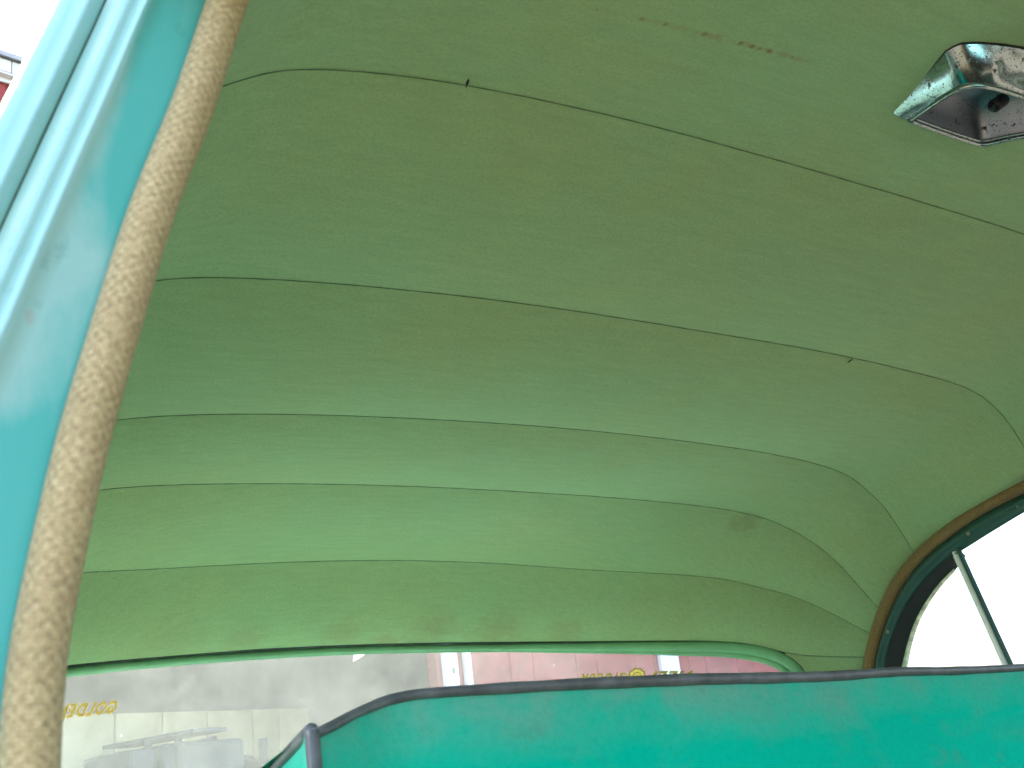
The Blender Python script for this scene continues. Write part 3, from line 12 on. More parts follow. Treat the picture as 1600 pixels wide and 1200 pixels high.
"rear":[[-0.672,1.1285,0.1062],[-0.6671,1.1384,0.1079],[-0.6622,1.1484,0.1097],[-0.6573,1.1583,0.1116],[-0.6523,1.1682,0.1134],[-0.6473,1.1781,0.1153],[-0.6423,1.1879,0.1172],[-0.6371,1.1977,0.1193],[-0.6319,1.2074,0.1214],[-0.6266,1.2171,0.1235],[-0.6214,1.2267,0.1258],[-0.6161,1.2363,0.1285],[-0.6109,1.2455,0.1319],[-0.6057,1.2546,0.1359],[-0.6004,1.2634,0.1404],[-0.5952,1.2722,0.145],[-0.5898,1.281,0.1495],[-0.5842,1.2898,0.1535],[-0.5785,1.2988,0.1571],[-0.5727,1.3078,0.1604],[-0.5667,1.3168,0.1634],[-0.5606,1.3258,0.166],[-0.5543,1.3348,0.1683],[-0.5479,1.3438,0.1705],[-0.5415,1.3528,0.1726],[-0.535,1.3617,0.1746],[-0.5283,1.3705,0.1765],[-0.5215,1.3792,0.1782],[-0.5145,1.3879,0.18],[-0.5074,1.3964,0.1816],[-0.5001,1.4048,0.1832],[-0.4927,1.4131,0.1847],[-0.4853,1.4214,0.1863],[-0.4778,1.4296,0.1879],[-0.4704,1.4377,0.1898],[-0.4628,1.4456,0.1922],[-0.4549,1.453,0.1949],[-0.4466,1.4601,0.1971],[-0.4379,1.4669,0.1986],[-0.4291,1.4737,0.2],[-0.4202,1.4805,0.2013],[-0.4114,1.4873,0.2026],[-0.4025,1.4941,0.2039],[-0.3937,1.5009,0.2052],[-0.3849,1.5077,0.2065],[-0.376,1.5145,0.2078],[-0.3671,1.5212,0.2091],[-0.3579,1.5274,0.2103],[-0.3482,1.5329,0.2114],[-0.3382,1.5377,0.2124],[-0.328,1.5422,0.2134],[-0.3177,1.5467,0.2143],[-0.3075,1.5512,0.2152],[-0.2972,1.5558,0.2162],[-0.287,1.5603,0.2171],[-0.2767,1.5648,0.218],[-0.2665,1.5692,0.219],[-0.256,1.573,0.2198],[-0.2452,1.5759,0.2206],[-0.2343,1.5782,0.2213],[-0.2233,1.5804,0.2219],[-0.2123,1.5826,0.2226],[-0.2013,1.5848,0.2232],[-0.1903,1.587,0.2239],[-0.1793,1.5892,0.2246],[-0.1683,1.5913,0.2252],[-0.1573,1.5932,0.2258],[-0.1462,1.5945,0.2262],[-0.135,1.5953,0.2264],[-0.1238,1.5959,0.2265],[-0.1126,1.5965,0.2267],[-0.1013,1.5971,0.2268],[-0.0901,1.5976,0.227],[-0.0789,1.5982,0.2271],[-0.0677,1.5988,0.2273],[-0.0565,1.5993,0.2274],[-0.0453,1.5996,0.2275],[-0.034,1.5998,0.2274],[-0.0228,1.5998,0.2274],[-0.0116,1.5998,0.2273],[-0.0003,1.5997,0.2272],[0.0109,1.5997,0.2271],[0.0221,1.5997,0.227],[0.0333,1.5997,0.2269],[0.0446,1.5996,0.2268],[0.0558,1.5995,0.2267],[0.067,1.5991,0.2265],[0.0782,1.5985,0.2262],[0.0894,1.5977,0.2258],[0.1006,1.5969,0.2255],[0.1118,1.5961,0.2251],[0.123,1.5953,0.2248],[0.1342,1.5945,0.2244],[0.1454,1.5936,0.224],[0.1566,1.5928,0.2237],[0.1677,1.5918,0.2233],[0.1788,1.5903,0.2228],[0.1898,1.5881,0.2221],[0.2006,1.5854,0.2214],[0.2115,1.5826,0.2206],[0.2224,1.5799,0.2199],[0.2332,1.5771,0.2191],[0.2441,1.5743,0.2184],[0.2549,1.5715,0.2176],[0.2658,1.5687,0.2168],[0.2765,1.5658,0.216],[0.2871,1.5621,0.2151],[0.2972,1.5576,0.2141],[0.3072,1.5526,0.213],[0.3171,1.5474,0.2118],[0.3269,1.5422,0.2106],[0.3368,1.537,0.2095],[0.3467,1.5318,0.2083],[0.3566,1.5266,0.2071],[0.3665,1.5213,0.206],[0.3761,1.5158,0.2048],[0.3854,1.5098,0.2035],[0.3943,1.5031,0.2021],[0.4029,1.496,0.2007],[0.4114,1.4888,0.1993],[0.4199,1.4816,0.1979],[0.4284,1.4744,0.1965],[0.4369,1.4673,0.1951],[0.4455,1.4601,0.1937],[0.4539,1.4529,0.1922],[0.4622,1.4454,0.1908],[0.4702,1.4377,0.1893],[0.4778,1.4296,0.1878],[0.4853,1.4214,0.1863],[0.4927,1.4131,0.1847],[0.5001,1.4048,0.1832],[0.5074,1.3964,0.1816],[0.5145,1.3879,0.18],[0.5215,1.3792,0.1782],[0.5283,1.3705,0.1765],[0.535,1.3617,0.1746],[0.5415,1.3528,0.1726],[0.5479,1.3438,0.1705],[0.5543,1.3348,0.1683],[0.5606,1.3258,0.166],[0.5667,1.3168,0.1634],[0.5727,1.3078,0.1604],[0.5785,1.2988,0.1571],[0.5842,1.2898,0.1535],[0.5898,1.281,0.1495],[0.5952,1.2722,0.145],[0.6004,1.2634,0.1404],[0.6057,1.2546,0.1359],[0.6109,1.2455,0.1319],[0.6161,1.2363,0.1285],[0.6214,1.2267,0.1258],[0.6266,1.2171,0.1235],[0.6319,1.2074,0.1214],[0.6371,1.1977,0.1193],[0.6423,1.1879,0.1172],[0.6473,1.1781,0.1153],[0.6523,1.1682,0.1134],[0.6573,1.1583,0.1116],[0.6622,1.1484,0.1097],[0.6671,1.1384,0.1079],[0.672,1.1285,0.1062]],
"corner":[[0.5353,1.3616,0.1747],[0.5656,1.3188,0.1645],[0.5875,1.2848,0.152],[0.6026,1.26,0.1383],[0.6116,1.2445,0.1234],[0.6164,1.236,0.1108],[0.6198,1.2299,0.0948],[0.6218,1.2265,0.0656],[0.6207,1.2285,0.027],[0.6181,1.233,-0.0155]],
"gasket":[[-0.4845,1.4352,0.1828],[-0.453,1.4676,0.189],[-0.3527,1.5438,0.2045],[-0.2522,1.5871,0.214],[-0.1489,1.6069,0.219],[-0.0428,1.6119,0.2207],[0.0685,1.6115,0.22],[0.1828,1.6025,0.2158],[0.2915,1.5735,0.2076],[0.388,1.5212,0.196],[0.4702,1.4504,0.182],[0.513,1.4022,0.1721],[0.5517,1.3511,0.1624],[0.575,1.3165,0.1534],[0.5912,1.2908,0.144],[0.6038,1.2699,0.1331],[0.6117,1.2563,0.1221],[0.6175,1.2461,0.1082],[0.6208,1.2402,0.0912],[0.6225,1.2371,0.0639],[0.6215,1.2389,0.0261],[0.619,1.2435,-0.0166]],
"lip":[[-0.4835,1.4403,0.1796],[-0.452,1.4725,0.1869],[-0.3515,1.5485,0.2017],[-0.2509,1.5915,0.211],[-0.1476,1.611,0.2156],[-0.0414,1.6159,0.2174],[0.0701,1.6155,0.2161],[0.1844,1.6063,0.2113],[0.2931,1.5769,0.2033],[0.3892,1.5244,0.19],[0.4711,1.4535,0.1744],[0.5137,1.4053,0.163],[0.5522,1.3543,0.1529],[0.5754,1.32,0.1425],[0.5916,1.2943,0.1327],[0.6025,1.2762,0.1214],[0.6107,1.262,0.1088],[0.6145,1.2555,0.0946],[0.6166,1.2517,0.0661],[0.6157,1.2534,0.028],[0.6131,1.2578,-0.0149]],
"WO":[[0.6521,0.5,0.3113],[0.6521,0.5147,0.3111],[0.6521,0.5294,0.3109],[0.6521,0.5441,0.3107],[0.6521,0.5588,0.3105],[0.6521,0.5734,0.3103],[0.6521,0.5881,0.3101],[0.6521,0.6028,0.3099],[0.6521,0.6175,0.3096],[0.6521,0.6322,0.3092],[0.6521,0.6469,0.3086],[0.6521,0.6615,0.3076],[0.6521,0.6762,0.3064],[0.6521,0.6908,0.3053],[0.6521,0.7055,0.3041],[0.6521,0.7201,0.3029],[0.6521,0.7347,0.3018],[0.6521,0.7494,0.3006],[0.6521,0.764,0.2994],[0.6522,0.7787,0.2981],[0.6523,0.7933,0.2967],[0.6524,0.8079,0.2949],[0.6526,0.8224,0.2929],[0.6528,0.8369,0.2906],[0.6529,0.8514,0.2882],[0.6532,0.8658,0.2856],[0.6534,0.8802,0.2826],[0.6537,0.8945,0.2792],[0.6539,0.9088,0.2757],[0.6542,0.923,0.2721],[0.6546,0.937,0.2679],[0.6549,0.9509,0.2632],[0.6554,0.9646,0.258],[0.6558,0.9783,0.2527],[0.6562,0.992,0.2473],[0.6567,1.0054,0.2414],[0.6572,1.0185,0.2349],[0.6578,1.0314,0.2279],[0.6584,1.0439,0.2202],[0.6591,1.0559,0.2119],[0.6598,1.0674,0.2029],[0.6605,1.0785,0.1933],[0.6613,1.089,0.1832],[0.6622,1.0991,0.1725],[0.6631,1.1089,0.1616],[0.664,1.1183,0.1504],[0.6649,1.1272,0.1388],[0.6658,1.1358,0.1269],[0.6668,1.1438,0.1147],[0.6678,1.1514,0.1021],[0.6688,1.1589,0.0895],[0.6699,1.1659,0.0768],[0.6709,1.1711,0.0636],[0.672,1.1735,0.0497],[0.6732,1.1738,0.0353],[0.6743,1.1733,0.0207],[0.6755,1.1727,0.006],[0.6767,1.1721,-0.0086],[0.6779,1.1715,-0.0232],[0.679,1.1709,-0.0379]],
"WI":[[0.6533,0.5,0.2961],[0.6533,0.5251,0.2958],[0.6533,0.5503,0.2954],[0.6533,0.5754,0.295],[0.6533,0.6005,0.2946],[0.6533,0.6253,0.294],[0.6533,0.6497,0.293],[0.6533,0.6735,0.2915],[0.6533,0.6971,0.2898],[0.6533,0.7205,0.288],[0.6533,0.7432,0.2862],[0.6533,0.7622,0.2846],[0.6533,0.7753,0.2833],[0.6534,0.7841,0.2823],[0.6535,0.7915,0.2813],[0.6536,0.7987,0.2803],[0.6537,0.8062,0.2792],[0.6538,0.8144,0.2781],[0.6539,0.8233,0.2769],[0.654,0.8326,0.2755],[0.6541,0.842,0.2742],[0.6542,0.8514,0.2728],[0.6543,0.8606,0.2713],[0.6544,0.8694,0.2696],[0.6546,0.8778,0.2676],[0.6548,0.8861,0.2655],[0.6549,0.8944,0.2634],[0.6551,0.9029,0.2612],[0.6553,0.9121,0.2586],[0.6556,0.9221,0.2556],[0.6558,0.9326,0.2522],[0.6561,0.9433,0.2488],[0.6564,0.9539,0.2454],[0.6566,0.9638,0.2421],[0.6569,0.9726,0.2388],[0.6572,0.9802,0.2355],[0.6574,0.9874,0.2323],[0.6577,0.9944,0.2291],[0.6579,1.0013,0.2258],[0.6582,1.0081,0.2224],[0.6585,1.0146,0.2186],[0.6588,1.0209,0.2146],[0.6592,1.0271,0.2105],[0.6595,1.0333,0.2064],[0.6598,1.0394,0.2022],[0.6602,1.0453,0.1978],[0.6606,1.0509,0.193],[0.661,1.0564,0.1881],[0.6613,1.0619,0.1832],[0.6617,1.0673,0.1782],[0.6622,1.0727,0.1729],[0.6626,1.0781,0.1673],[0.6631,1.0833,0.1615],[0.6636,1.0886,0.1555],[0.664,1.0938,0.1495],[0.6645,1.0989,0.1436],[0.665,1.1038,0.1376],[0.6655,1.1084,0.1317],[0.6659,1.1128,0.1257],[0.6664,1.1172,0.1198],[0.6669,1.1215,0.114],[0.6673,1.1251,0.1089],[0.6676,1.1278,0.1049],[0.6679,1.1296,0.1018],[0.6681,1.131,0.0992],[0.6683,1.1324,0.0966],[0.6685,1.134,0.0936],[0.6688,1.1361,0.0896],[0.6693,1.139,0.0844],[0.6697,1.1422,0.0783],[0.6702,1.1456,0.0719],[0.6708,1.1489,0.0652],[0.6715,1.1514,0.0565],[0.6725,1.1526,0.0441],[0.6738,1.1526,0.0281],[0.6752,1.152,0.0105],[0.6766,1.1513,-0.0075],[0.678,1.1506,-0.0254],[0.6795,1.1498,-0.0434]],
"FI":[[0.6551,0.5,0.2737],[0.6551,0.5251,0.2733],[0.6551,0.5503,0.273],[0.6551,0.5754,0.2726],[0.6551,0.6005,0.2722],[0.6551,0.6256,0.2716],[0.6551,0.6507,0.2706],[0.6551,0.6757,0.2691],[0.6551,0.7006,0.2673],[0.6551,0.7256,0.2655],[0.6551,0.7496,0.2638],[0.6551,0.7697,0.2622],[0.6551,0.7834,0.2609],[0.6552,0.7924,0.2597],[0.6553,0.7998,0.2586],[0.6554,0.8071,0.2575],[0.6555,0.8148,0.2562],[0.6556,0.8236,0.2545],[0.6558,0.8338,0.2522],[0.656,0.8446,0.2496],[0.6563,0.8557,0.2469],[0.6565,0.8666,0.2442],[0.6567,0.877,0.2416],[0.6569,0.8867,0.2392],[0.6571,0.8956,0.2369],[0.6572,0.9042,0.2346],[0.6574,0.9127,0.2324],[0.6576,0.9208,0.2303],[0.6577,0.9274,0.2287],[0.6578,0.9322,0.2276],[0.6578,0.9358,0.227],[0.6579,0.9391,0.2264],[0.6579,0.9426,0.2257],[0.658,0.9469,0.2246],[0.6582,0.9527,0.2225],[0.6584,0.96,0.2195],[0.6587,0.968,0.2161],[0.659,0.976,0.2126],[0.6593,0.9841,0.2091],[0.6596,0.9919,0.2055],[0.6599,0.9994,0.2015],[0.6602,1.0068,0.1974],[0.6605,1.0141,0.1933],[0.6609,1.0214,0.1891],[0.6612,1.0283,0.185],[0.6615,1.0346,0.1808],[0.6619,1.0402,0.1766],[0.6622,1.0454,0.1724],[0.6625,1.0506,0.1682],[0.6629,1.0557,0.164],[0.6632,1.0606,0.1597],[0.6636,1.0653,0.1552],[0.6639,1.0699,0.1507],[0.6643,1.0744,0.1461],[0.6647,1.0788,0.1415],[0.6651,1.0833,0.1368],[0.6654,1.0876,0.132],[0.6658,1.0918,0.1269],[0.6663,1.0959,0.1217],[0.6667,1.1,0.1164],[0.6671,1.1039,0.1113],[0.6675,1.1074,0.1068],[0.6677,1.1099,0.1032],[0.668,1.1117,0.1004],[0.6682,1.1132,0.098],[0.6684,1.1146,0.0956],[0.6686,1.1162,0.0928],[0.6689,1.1185,0.089],[0.6693,1.1215,0.0839],[0.6698,1.1251,0.078],[0.6703,1.1287,0.0718],[0.6708,1.1322,0.0652],[0.6715,1.135,0.0566],[0.6725,1.1363,0.0443],[0.6737,1.1364,0.0283],[0.6751,1.1358,0.0107],[0.6766,1.135,-0.0073],[0.678,1.1343,-0.0252],[0.6795,1.1336,-0.0432]],
"RI":[[0.6632,0.5,0.272],[0.6632,0.5251,0.2716],[0.6632,0.5503,0.2713],[0.6632,0.5754,0.2709],[0.6632,0.6005,0.2705],[0.6632,0.6258,0.2699],[0.6632,0.6513,0.2689],[0.6632,0.6771,0.2674],[0.6632,0.7031,0.2656],[0.6632,0.7291,0.2638],[0.6632,0.754,0.2621],[0.6632,0.7748,0.2605],[0.6633,0.789,0.2591],[0.6634,0.7981,0.258],[0.6635,0.8055,0.2569],[0.6635,0.8128,0.2557],[0.6636,0.8206,0.2544],[0.6638,0.8292,0.2526],[0.664,0.839,0.2502],[0.6642,0.8495,0.2474],[0.6644,0.8601,0.2445],[0.6647,0.8706,0.2417],[0.6649,0.8807,0.239],[0.6651,0.89,0.2364],[0.6653,0.8987,0.234],[0.6655,0.9072,0.2317],[0.6656,0.9156,0.2294],[0.6658,0.9236,0.227],[0.666,0.9304,0.2244],[0.6663,0.9358,0.2215],[0.6665,0.9401,0.2185],[0.6668,0.9443,0.2154],[0.667,0.9485,0.2123],[0.6673,0.953,0.2093],[0.6675,0.958,0.2064],[0.6677,0.9635,0.2037],[0.6679,0.9692,0.201],[0.6681,0.9749,0.1984],[0.6683,0.9807,0.1956],[0.6686,0.9866,0.1925],[0.6689,0.9925,0.1889],[0.6692,0.9986,0.1849],[0.6695,1.0047,0.1809],[0.6699,1.0107,0.1768],[0.6702,1.0166,0.1727],[0.6705,1.0223,0.1685],[0.6709,1.0276,0.1642],[0.6712,1.0328,0.1598],[0.6716,1.0379,0.1555],[0.6719,1.043,0.1511],[0.6723,1.0478,0.1466],[0.6726,1.0521,0.1421],[0.673,1.056,0.1374],[0.6734,1.0599,0.1328],[0.6738,1.0637,0.1281],[0.6741,1.0673,0.1236],[0.6744,1.0706,0.1194],[0.6748,1.0735,0.1156],[0.675,1.0761,0.112],[0.6753,1.0787,0.1084],[0.6756,1.0812,0.105],[0.6759,1.0834,0.1017],[0.6761,1.0852,0.099],[0.6763,1.0867,0.0966],[0.6765,1.0879,0.0943],[0.6766,1.0892,0.0921],[0.6767,1.0906,0.0895],[0.6765,1.0927,0.0858],[0.6758,1.0955,0.0806],[0.675,1.0989,0.0746],[0.674,1.1024,0.0683],[0.6732,1.1057,0.0617],[0.6731,1.1084,0.053],[0.6741,1.1096,0.0406],[0.6764,1.1096,0.0246],[0.6791,1.109,0.007],[0.682,1.1083,-0.011],[0.6849,1.1076,-0.0289],[0.6877,1.1069,-0.0469]],
"LI":[[0.6756,0.9585,0.205],[0.676,0.9684,0.1998],[0.6764,0.9783,0.1945],[0.6769,0.988,0.189],[0.6773,0.9975,0.1831],[0.6778,1.0068,0.1769],[0.6784,1.0158,0.1704],[0.6789,1.0246,0.1635],[0.6795,1.0332,0.1563],[0.6801,1.0414,0.1488],[0.6807,1.0492,0.1408],[0.6814,1.0565,0.1324],[0.6821,1.0635,0.1237],[0.6828,1.0701,0.1147],[0.6836,1.0763,0.1054],[0.6841,1.0821,0.0959],[0.6836,1.0875,0.0863],[0.6815,1.0926,0.0768],[0.6784,1.0976,0.0674],[0.6755,1.102,0.0579],[0.6744,1.105,0.0479],[0.6754,1.106,0.0375],[0.6777,1.1058,0.0267],[0.6803,1.1054,0.0158],[0.6829,1.1049,0.0049],[0.6855,1.1045,-0.006],[0.6881,1.1041,-0.0169],[0.6907,1.1036,-0.0277],[0.6933,1.1032,-0.0386],[0.696,1.1028,-0.0495]],
"LO":[[0.6753,0.9598,0.209],[0.6757,0.9702,0.2042],[0.6761,0.9805,0.1994],[0.6765,0.9907,0.1941],[0.6769,1.0005,0.1883],[0.6774,1.01,0.1821],[0.678,1.0194,0.1756],[0.6785,1.0286,0.1688],[0.6791,1.0375,0.1616],[0.6797,1.0462,0.1542],[0.6803,1.0544,0.1463],[0.681,1.0621,0.1379],[0.6817,1.0694,0.1291],[0.6824,1.0765,0.1201],[0.6831,1.0833,0.111],[0.6837,1.0897,0.1016],[0.6835,1.0956,0.0919],[0.6818,1.1011,0.0823],[0.6789,1.1064,0.0727],[0.6757,1.1114,0.0631],[0.6741,1.1149,0.0531],[0.6748,1.1162,0.0425],[0.677,1.1162,0.0315],[0.6797,1.1157,0.0204],[0.6824,1.1153,0.0093],[0.685,1.1148,-0.0019],[0.6877,1.1144,-0.013],[0.6904,1.114,-0.0241],[0.693,1.1135,-0.0352],[0.6957,1.1131,-0.0464]],
"bar":[[0.6618,0.9392,0.2279],[0.6747,0.9167,0.0668]],
"barw":[[0.662,0.9484,0.2253],[0.6617,0.9313,0.2288],[0.6747,0.9258,0.0668],[0.6747,0.9078,0.0668]],
"screws":[[0.6522,0.9061,0.2469],[0.6609,1.0886,0.139]],
"nw_c":[[-0.5938,0.3541,0.3419],[-0.599,0.3533,0.3256],[-0.6036,0.3525,0.3101],[-0.6077,0.3518,0.2953],[-0.6114,0.3511,0.2811],[-0.6151,0.3504,0.2673],[-0.619,0.3497,0.2539],[-0.6233,0.349,0.2408],[-0.6277,0.3484,0.2281],[-0.6317,0.3478,0.2159],[-0.6352,0.3472,0.2042],[-0.6382,0.3466,0.1929],[-0.6409,0.3461,0.182],[-0.6436,0.3456,0.1714],[-0.6462,0.3451,0.1611],[-0.6487,0.3446,0.1511],[-0.6511,0.3441,0.1414],[-0.6535,0.3436,0.1319],[-0.6557,0.3431,0.1228],[-0.6577,0.3427,0.1138],[-0.6595,0.3423,0.1051],[-0.661,0.3418,0.0966],[-0.6625,0.3414,0.0884],[-0.664,0.341,0.0803],[-0.6654,0.3406,0.0724],[-0.6667,0.3402,0.0647],[-0.6679,0.3399,0.0571],[-0.6689,0.3395,0.0498],[-0.6696,0.3391,0.0425],[-0.6701,0.3388,0.0354],[-0.6703,0.3384,0.0284],[-0.6704,0.3381,0.0215],[-0.6705,0.3377,0.0148],[-0.6706,0.3374,0.0081]],
"nw_l":[[-0.601,0.354,0.339],[-0.6069,0.3531,0.3227],[-0.612,0.3524,0.3072],[-0.6161,0.3516,0.2925],[-0.6199,0.3509,0.2785],[-0.6238,0.3502,0.2648],[-0.6279,0.3496,0.2515],[-0.6321,0.3489,0.2386],[-0.6362,0.3483,0.2261],[-0.64,0.3477,0.2141],[-0.6433,0.3471,0.2026],[-0.6462,0.3466,0.1914],[-0.6489,0.346,0.1807],[-0.6515,0.3455,0.1702],[-0.654,0.345,0.1601],[-0.6564,0.3445,0.1502],[-0.6588,0.344,0.1406],[-0.6611,0.3436,0.1313],[-0.6634,0.3431,0.1222],[-0.6653,0.3427,0.1134],[-0.667,0.3422,0.1048],[-0.6684,0.3418,0.0964],[-0.6698,0.3414,0.0882],[-0.6712,0.341,0.0802],[-0.6724,0.3406,0.0724],[-0.6737,0.3402,0.0648],[-0.6748,0.3399,0.0574],[-0.6759,0.3395,0.0501],[-0.6767,0.3391,0.0429],[-0.6773,0.3388,0.0359],[-0.6776,0.3384,0.029],[-0.6778,0.3381,0.0222],[-0.678,0.3378,0.0155],[-0.6782,0.3375,0.009]],
